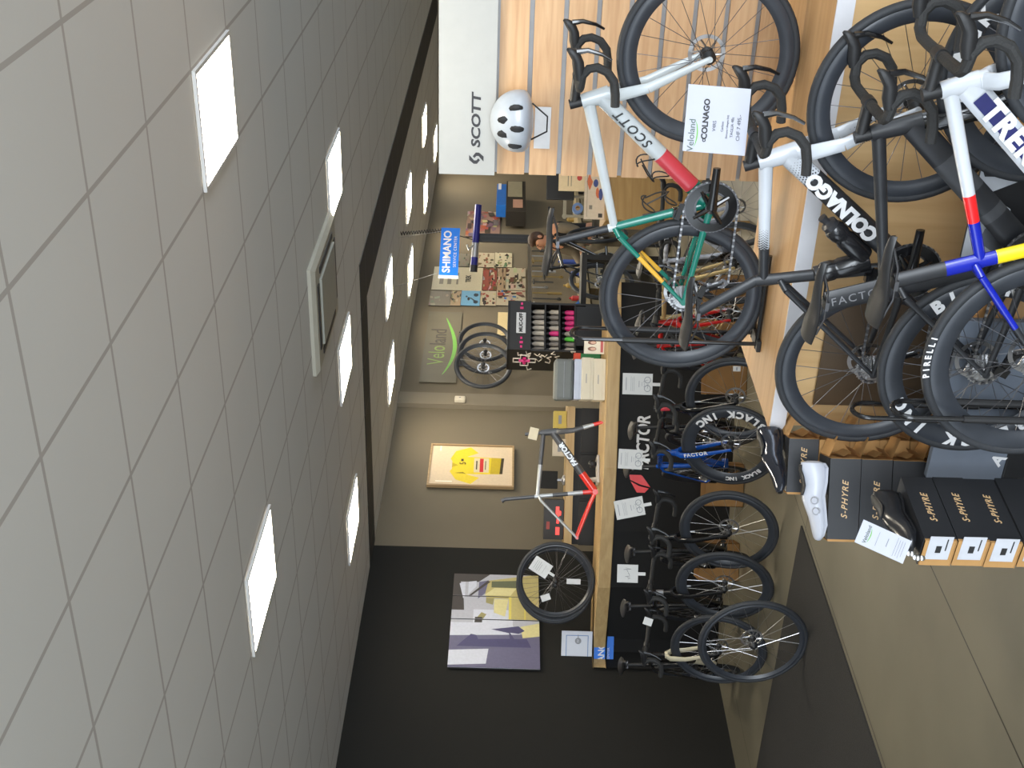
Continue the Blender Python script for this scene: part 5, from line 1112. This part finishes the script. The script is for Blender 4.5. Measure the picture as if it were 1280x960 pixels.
p = at(752, 247, 9.75); hN = at(730, 247, 9.75).z-zc_; o = picture('newspaper_sheet', 0.40, hN, [(lin(190, 100, 60), blob(.75, .75, .14, .12, 8, 1, .3)), (lin(190, 100, 60), blob(.52, .35, .10, .10, 8, 2, .3)), (lin(60, 70, 120), blob(.5, .2, .12, .1)), (lin(60, 70, 120), blob(.72, .45, .08, .12)), (BK, rect(.04, .1, .12, .3)), (GY, rect(.2, .6, .28, .75)), (GY, rect(.05, .85, .95, .87))], base=lin(196, 178, 154), thick=.003); o.location = (p.x+.02, 9.72, zc_); tag(o, 'standing printed newspaper sheet with orange pictures on the plywood counter', 'poster')
p = at(716, 234, 9.95); t = thing('computer_monitor', 'black computer monitor seen from behind on the plywood counter', 'monitor', Vector((p.x, 10.0, zc_))); z1 = at(683, 234, 10.0).z-zc_; z0_ = at(718, 234, 10.0).z-zc_
mb = MB(); mb.box((0.05, 0, (z0_+z1)/2), (0.30, 0.04, z1-z0_)); mb.build('screen_housing', [M('monitor_black', lin(24, 21, 18), .5)], t, 0, bevel=.006); mb = MB(); mb.box((0.05, 0.02, z0_/2+.01), (.05, .03, z0_+.02)); mb.box((0.05, 0.02, .008), (.2, .14, .014)); mb.build('monitor_stand', [DSTEEL], t, 0)
p = at(731, 224, 9.85); o = picture('notice_paper', 0.20, 0.21, [(lin(180, 60, 50), blob(.55, .2, .12, .1)), (GY, rect(.2, .5, .8, .53)), (GY, rect(.2, .62, .7, .65))], base=lin(210, 186, 146), thick=.002); o.location = (p.x, 9.85, p.z); tag(o, 'cream notice paper stuck up before the black monitor', 'paper')
TPB = M('tape_blue', lin(96, 120, 160), .5)
p = at(722, 261, 9.95); t = thing('tape_roll', 'pale blue tape roll hanging on the metal rack by the monitor', 'tape roll', p, 0.2); mb = MB(); mb.lathe([(.045, -.02), (.045, .02), (.02, .02), (.02, -.02)], 20, closed=True); mb.build('tape_ring', [TPB], t); mb = MB(); mb.lathe([(.0205, -.021), (.0205, .021), (.014, .021), (.014, -.021)], 16, closed=True); mb.build('roll_core', [CARD], t)
p = at(742, 262, 10.05); t = thing('metal_rack', 'grey metal rack holding tape beside the black monitor', 'rack', Vector((p.x, 10.05, zc_))); RKM = M('rack_grey', lin(140, 132, 112), .5)
for x in (-.06, .10): mb = MB(); mb.box((x, 0, .16), (.02, .02, .32)); mb.build('rack_post', [RKM], t, 0)
mb = MB(); mb.box((.02, 0, .30), (.2, .03, .025)); mb.box((.02, 0, .12), (.2, .03, .02)); mb.build('rack_bar', [RKM], t, 0)
c = onwall(645, 245, 0.30); R1 = onwall(645, 226, .3); L1 = onwall(645, 264, .3); zc0, zc1 = onwall(657, 245, .3).z, onwall(633, 245, .3).z
t = thing('wall_cabinet', 'black wall cabinet with a grey front high on the far wall', 'cabinet', Vector((c.x, c.y, zc0)), ROT_A+0.0); wv = (R1-L1).length; hv = zc1-zc0
mb = MB(); mb.box((0, .12, hv/2), (wv, .24, hv)); mb.build('cabinet_case', [M('cabinet_dark', lin(34, 29, 23), .6)], t, 0); mb = MB(); mb.box((wv*.22, -.004, hv*.55), (wv*.5, .012, hv*.75)); mb.build('door', [M('cabinet_grey', lin(142, 134, 110), .5)], t, 0); mb = MB(); mb.box((-wv*.25, -.004, hv*.4), (wv*.25, .006, hv*.5)); mb.build('sticker', [M('sticker_tan', lin(170, 130, 110), .5)], t, 0)
t = thing('blue_box', 'bright blue box on top of the black wall cabinet', 'box', Vector((c.x, c.y, zc1+.002)), ROT_A); hb2 = onwall(621, 245, .3).z-zc1; mb = MB(); mb.box((.05, .1, hb2/2), (wv*.7, .2, hb2)); mb.build('box_body', [M('box_blue', lin(20, 96, 176), .5)], t, 0, bevel=.004); mb = MB(); mb.box((wv*.3, -.002, hb2*.7), (wv*.2, .004, hb2*.3)); mb.build('label_patch', [PAPER], t, 0)
# helmet on the slatted wall
c = onplane(648, 151, AX, SLATA-0.12); t = thing('bike_helmet', 'white bike helmet with dark vents hanging on the slatted oak wall', 'helmet', c, ROT_B)
def hf(p): return Vector((p.x, p.y if p.y < 0 else p.y*0.6, p.z if p.z > -0.03 else -0.03+(p.z+.03)*0.4))
mb = MB(); mb.ell((0, 0, 0), (0.145, 0.12, 0.130), fn=hf, nu=28, nv=18); mb.build('helmet_shell', [M('helmet_white', lin(164, 172, 182), .3, coat=.4)], t, 60)
for th, ph in ((-.085, .012), (-.032, .062), (.032, .062), (.085, .012), (.0, .005)):
    y = -0.12*math.sqrt(max(.03, 1-(th/.145)**2-(ph/.13)**2)); mb = MB(); mb.ell((th, y+.006, ph), (.020, .012, .034), nu=5, nv=5); mb.build('vent', [BLACK], t)
mb = MB(); mb.tube([(-.08, -.02, -.06), (-.03, -.05, -.13), (.04, -.05, -.13), (.09, -.02, -.06)], .004, 6); mb.build('chin_strap', [BLACK], t)
c = onplane(678, 160, AX, SLATA-0.03); card('price_card', 'plain white card below the helmet on the slatted wall', c, 0.20, 0.075, ROT_B, [], 0, hook=False, mat=PAPER, group=None)
# poster board low behind the display bikes
c = onplane(1262, 262, AX, 3.66)
o = picture('printed_board', 0.34, c.z+0.12, [(lin(30, 30, 32), blob(.62, .55, .25, .3, 9, 1, .35)), (lin(110, 114, 120), blob(.2, .8, .12, .10, 8, 2, .3)), (lin(40, 40, 42), blob(.9, .9, .12, .12, 7, 3, .3)), (lin(40, 40, 42), blob(.15, .45, .1, .15, 7, 5, .3))], base=lin(186, 190, 196)); o.location = (c.x, c.y, 0); o.rotation_euler = (0, 0, ROT_B); tag(o, 'black and white printed board reading JUST GO SMART low behind the display bikes', 'board')
for k, wd in enumerate(('JUST GO', 'SMART')): text(wd, 0.030, WHITE, o, T(0.035, -0.0025, c.z*0.62+0.03-0.035*k) @ RY(-0.1), bold=0.001)
# ------------------------------------------------------------------ the mechanic
def skin_obj(name, nodes, edges, mat, parent, sub=2, root=0):
    me = bpy.data.meshes.new(name); me.from_pydata([n[:3] for n in nodes], edges, []); me.materials.append(mat)
    o = bpy.data.objects.new(name, me); COL.objects.link(o); o.parent = parent
    sk = o.modifiers.new('skin', 'SKIN'); sk.use_smooth_shade = True
    for i, n in enumerate(nodes):
        v = me.skin_vertices[0].data[i]; r = n[3]; v.radius = (r if isinstance(r, tuple) else (r, r)); v.use_root = (i == root)
    ss = o.modifiers.new('sub', 'SUBSURF'); ss.levels = sub; ss.render_levels = sub
    return o
pp = at(676, 297, 14.3)
SKIN = M('skin', lin(196, 140, 106), .55, noise=.04); HAIR = M('brown_hair', lin(70, 46, 28), .6, noise=.3, scale=60); TSH = M('black_shirt', (.010, .010, .011), .85); SLV_ = M('grey_sleeve', lin(112, 100, 82), .85); TRO = M('grey_trousers', lin(98, 90, 76), .9, noise=.15)
man = thing('person', 'person in a black top and grey trousers bending over work behind the teal bike saddle', 'person', (pp.x+0.06, 14.3, 0), math.radians(-62))
# local: faces -y; the head is carried a little forward
hz = pp.z; hy = -0.12
nodes = [(0, 0.02, 0.93, (.15, .11)), (0, 0.00, 1.06, (.135, .10)), (0, -0.02, 1.22, (.16, .11)), (0, -0.05, 1.36, (.15, .10)), (0, -0.08, 1.42, .06), (0, hy+.01, hz-.07, .055), (0, hy, hz, (.075, .09)), (0, hy, hz+.07, (.07, .085)),
    (-.09, 0.02, .86, .095), (-.10, -.01, .50, .062), (-.10, .03, .10, .042), (-.10, -.02, .045, .042), (-.10, -.15, .03, .032), (.09, 0.02, .86, .095), (.10, -.03, .50, .062), (.10, .0, .10, .042), (.10, -.05, .045, .042), (.10, -.18, .03, .032),
    (-.19, -.05, 1.36, .06), (-.25, -.10, 1.10, .046), (-.19, -.32, 1.03, .038), (-.16, -.40, 1.03, .030), (.19, -.05, 1.36, .06), (.25, -.12, 1.11, .046), (.18, -.34, 1.05, .038), (.15, -.42, 1.05, .030)]
E_ = [(0, 1), (1, 2), (2, 3), (3, 4), (4, 5), (5, 6), (6, 7), (0, 8), (8, 9), (9, 10), (10, 11), (11, 12), (0, 13), (13, 14), (14, 15), (15, 16), (16, 17), (3, 18), (18, 19), (19, 20), (20, 21), (3, 22), (22, 23), (23, 24), (24, 25)]
for s, b in ((-1, 21), (1, 25)):
    x, y, z = nodes[b][:3]
    for k, (dx, L) in enumerate(((-.026, .070), (-.009, .080), (.009, .076), (.026, .062))):
        i = len(nodes); nodes += [(x+dx*.8, y-.035, z-.002, .010), (x+dx, y-.035-L*.5, z-.010, .0085), (x+dx, y-.035-L*.85, z-.035, .0075)]; E_ += [(b, i), (i, i+1), (i+1, i+2)]
    i = len(nodes); nodes += [(x-s*.030, y-.015, z+.002, .011), (x-s*.048, y-.050, z-.01, .009)]; E_ += [(b, i), (i, i+1)]
body = skin_obj('body', nodes, E_, SKIN, man, 2, 0)
def sub(ids, grow): return [tuple(nodes[i][:3])+((tuple(q+grow for q in nodes[i][3]) if isinstance(nodes[i][3], tuple) else nodes[i][3]+grow),) for i in ids]
skin_obj('shirt', sub([0, 1, 2, 3, 4, 18, 22], .016), [(0, 1), (1, 2), (2, 3), (3, 4), (3, 5), (3, 6)], TSH, man)
for a, b_, c_ in ((18, 19, 20), (22, 23, 24)): skin_obj('sleeve', sub([a, b_, c_], .014), [(0, 1), (1, 2)], SLV_, man)
skin_obj('trousers', sub([0, 8, 9, 10, 13, 14, 15], .018), [(0, 1), (1, 2), (2, 3), (0, 4), (4, 5), (5, 6)], TRO, man)
for a in (11, 16):
    x, y, z = nodes[a][:3]; mb = MB(); mb.ell((x, y-.05, .045), (.05, .14, .045), fn=lambda p: Vector((p.x, p.y, max(p.z, -.043)))); mb.build('shoe', [BLACK], man)
hd_ = Vector((0, hy, hz+.02))
mb = MB(); mb.ell(hd_+Vector((0, .012, .028)), (.090, .108, .105), fn=lambda p: p if (p.y > -.03 or p.z > .035) else Vector((p.x*.8, -.03+(p.y+.03)*.2, p.z)), nu=24, nv=14); mb.build('hair', [HAIR], man, 60)
mb = MB(); mb.etube([hd_+Vector((0, -.085, .02)), hd_+Vector((0, -.112, -.018)), hd_+Vector((0, -.09, -.030))], [.010, .016, .012], [.008, .012, .006]); mb.build('nose', [SKIN], man)
mb = MB()
for s in (-1, 1): mb.ell(hd_+Vector((s*.032, -.086, .018)), (.012, .008, .008), nu=10, nv=6)
mb.build('eyes', [M('eye_dark', (.03, .025, .02), .3)], man); mb = MB(); mb.etube([hd_+Vector((-.024, -.088, -.052)), hd_+Vector((0, -.094, -.052)), hd_+Vector((.024, -.088, -.052))], .006, .006); mb.build('mouth', [M('lips', lin(160, 90, 76), .5)], man)
mb = MB()
for s in (-1, 1): mb.ell(hd_+Vector((s*.082, .005, .0)), (.010, .022, .032), nu=10, nv=8)
mb.build('ears', [SKIN], man)

# ------------------------------------------------------------------ light and camera
w = bpy.data.worlds.new('daylight'); SC.world = w; w.use_nodes = True
bg = w.node_tree.nodes['Background']; bg.inputs['Color'].default_value = (0.80, 0.90, 1.0, 1); bg.inputs['Strength'].default_value = 3.1
def area(name, loc, rot, sx, sy, en, col):
    l = bpy.data.lights.new(name, 'AREA'); l.shape = 'RECTANGLE'; l.size = sx; l.size_y = sy; l.energy = en; l.color = col
    o = bpy.data.objects.new(name, l); COL.objects.link(o); o.location = loc; o.rotation_euler = rot; return o
area('shopfront_daylight', (0.5, -4.5, 2.0), (math.radians(90), 0, 0), 8, 3.0, 850, (0.86, 0.93, 1.0))
for j in (3, 8, 13, 18, 23): pass

cd = bpy.data.cameras.new('camera'); cd.sensor_width = 36; cd.sensor_fit = 'HORIZONTAL'; cd.lens = FPX/1280*36; cd.clip_start = 0.05; cd.clip_end = 100
cam = bpy.data.objects.new('camera', cd); COL.objects.link(cam)
def wv_(r): return Vector((r[0], r[2], -r[1]))
right, down, fwd = wv_(RM[0]), wv_(RM[1]), wv_(RM[2])
m3 = Matrix((down, right, -fwd)).transposed()      # the phone was held sideways: photo x runs down, photo y runs left
cam.matrix_world = Matrix.Translation((0, 0, CAMH)) @ m3.to_4x4(); SC.camera = cam
SC.view_settings.view_transform = 'Standard'; SC.view_settings.look = 'None'; SC.view_settings.exposure = 0.0
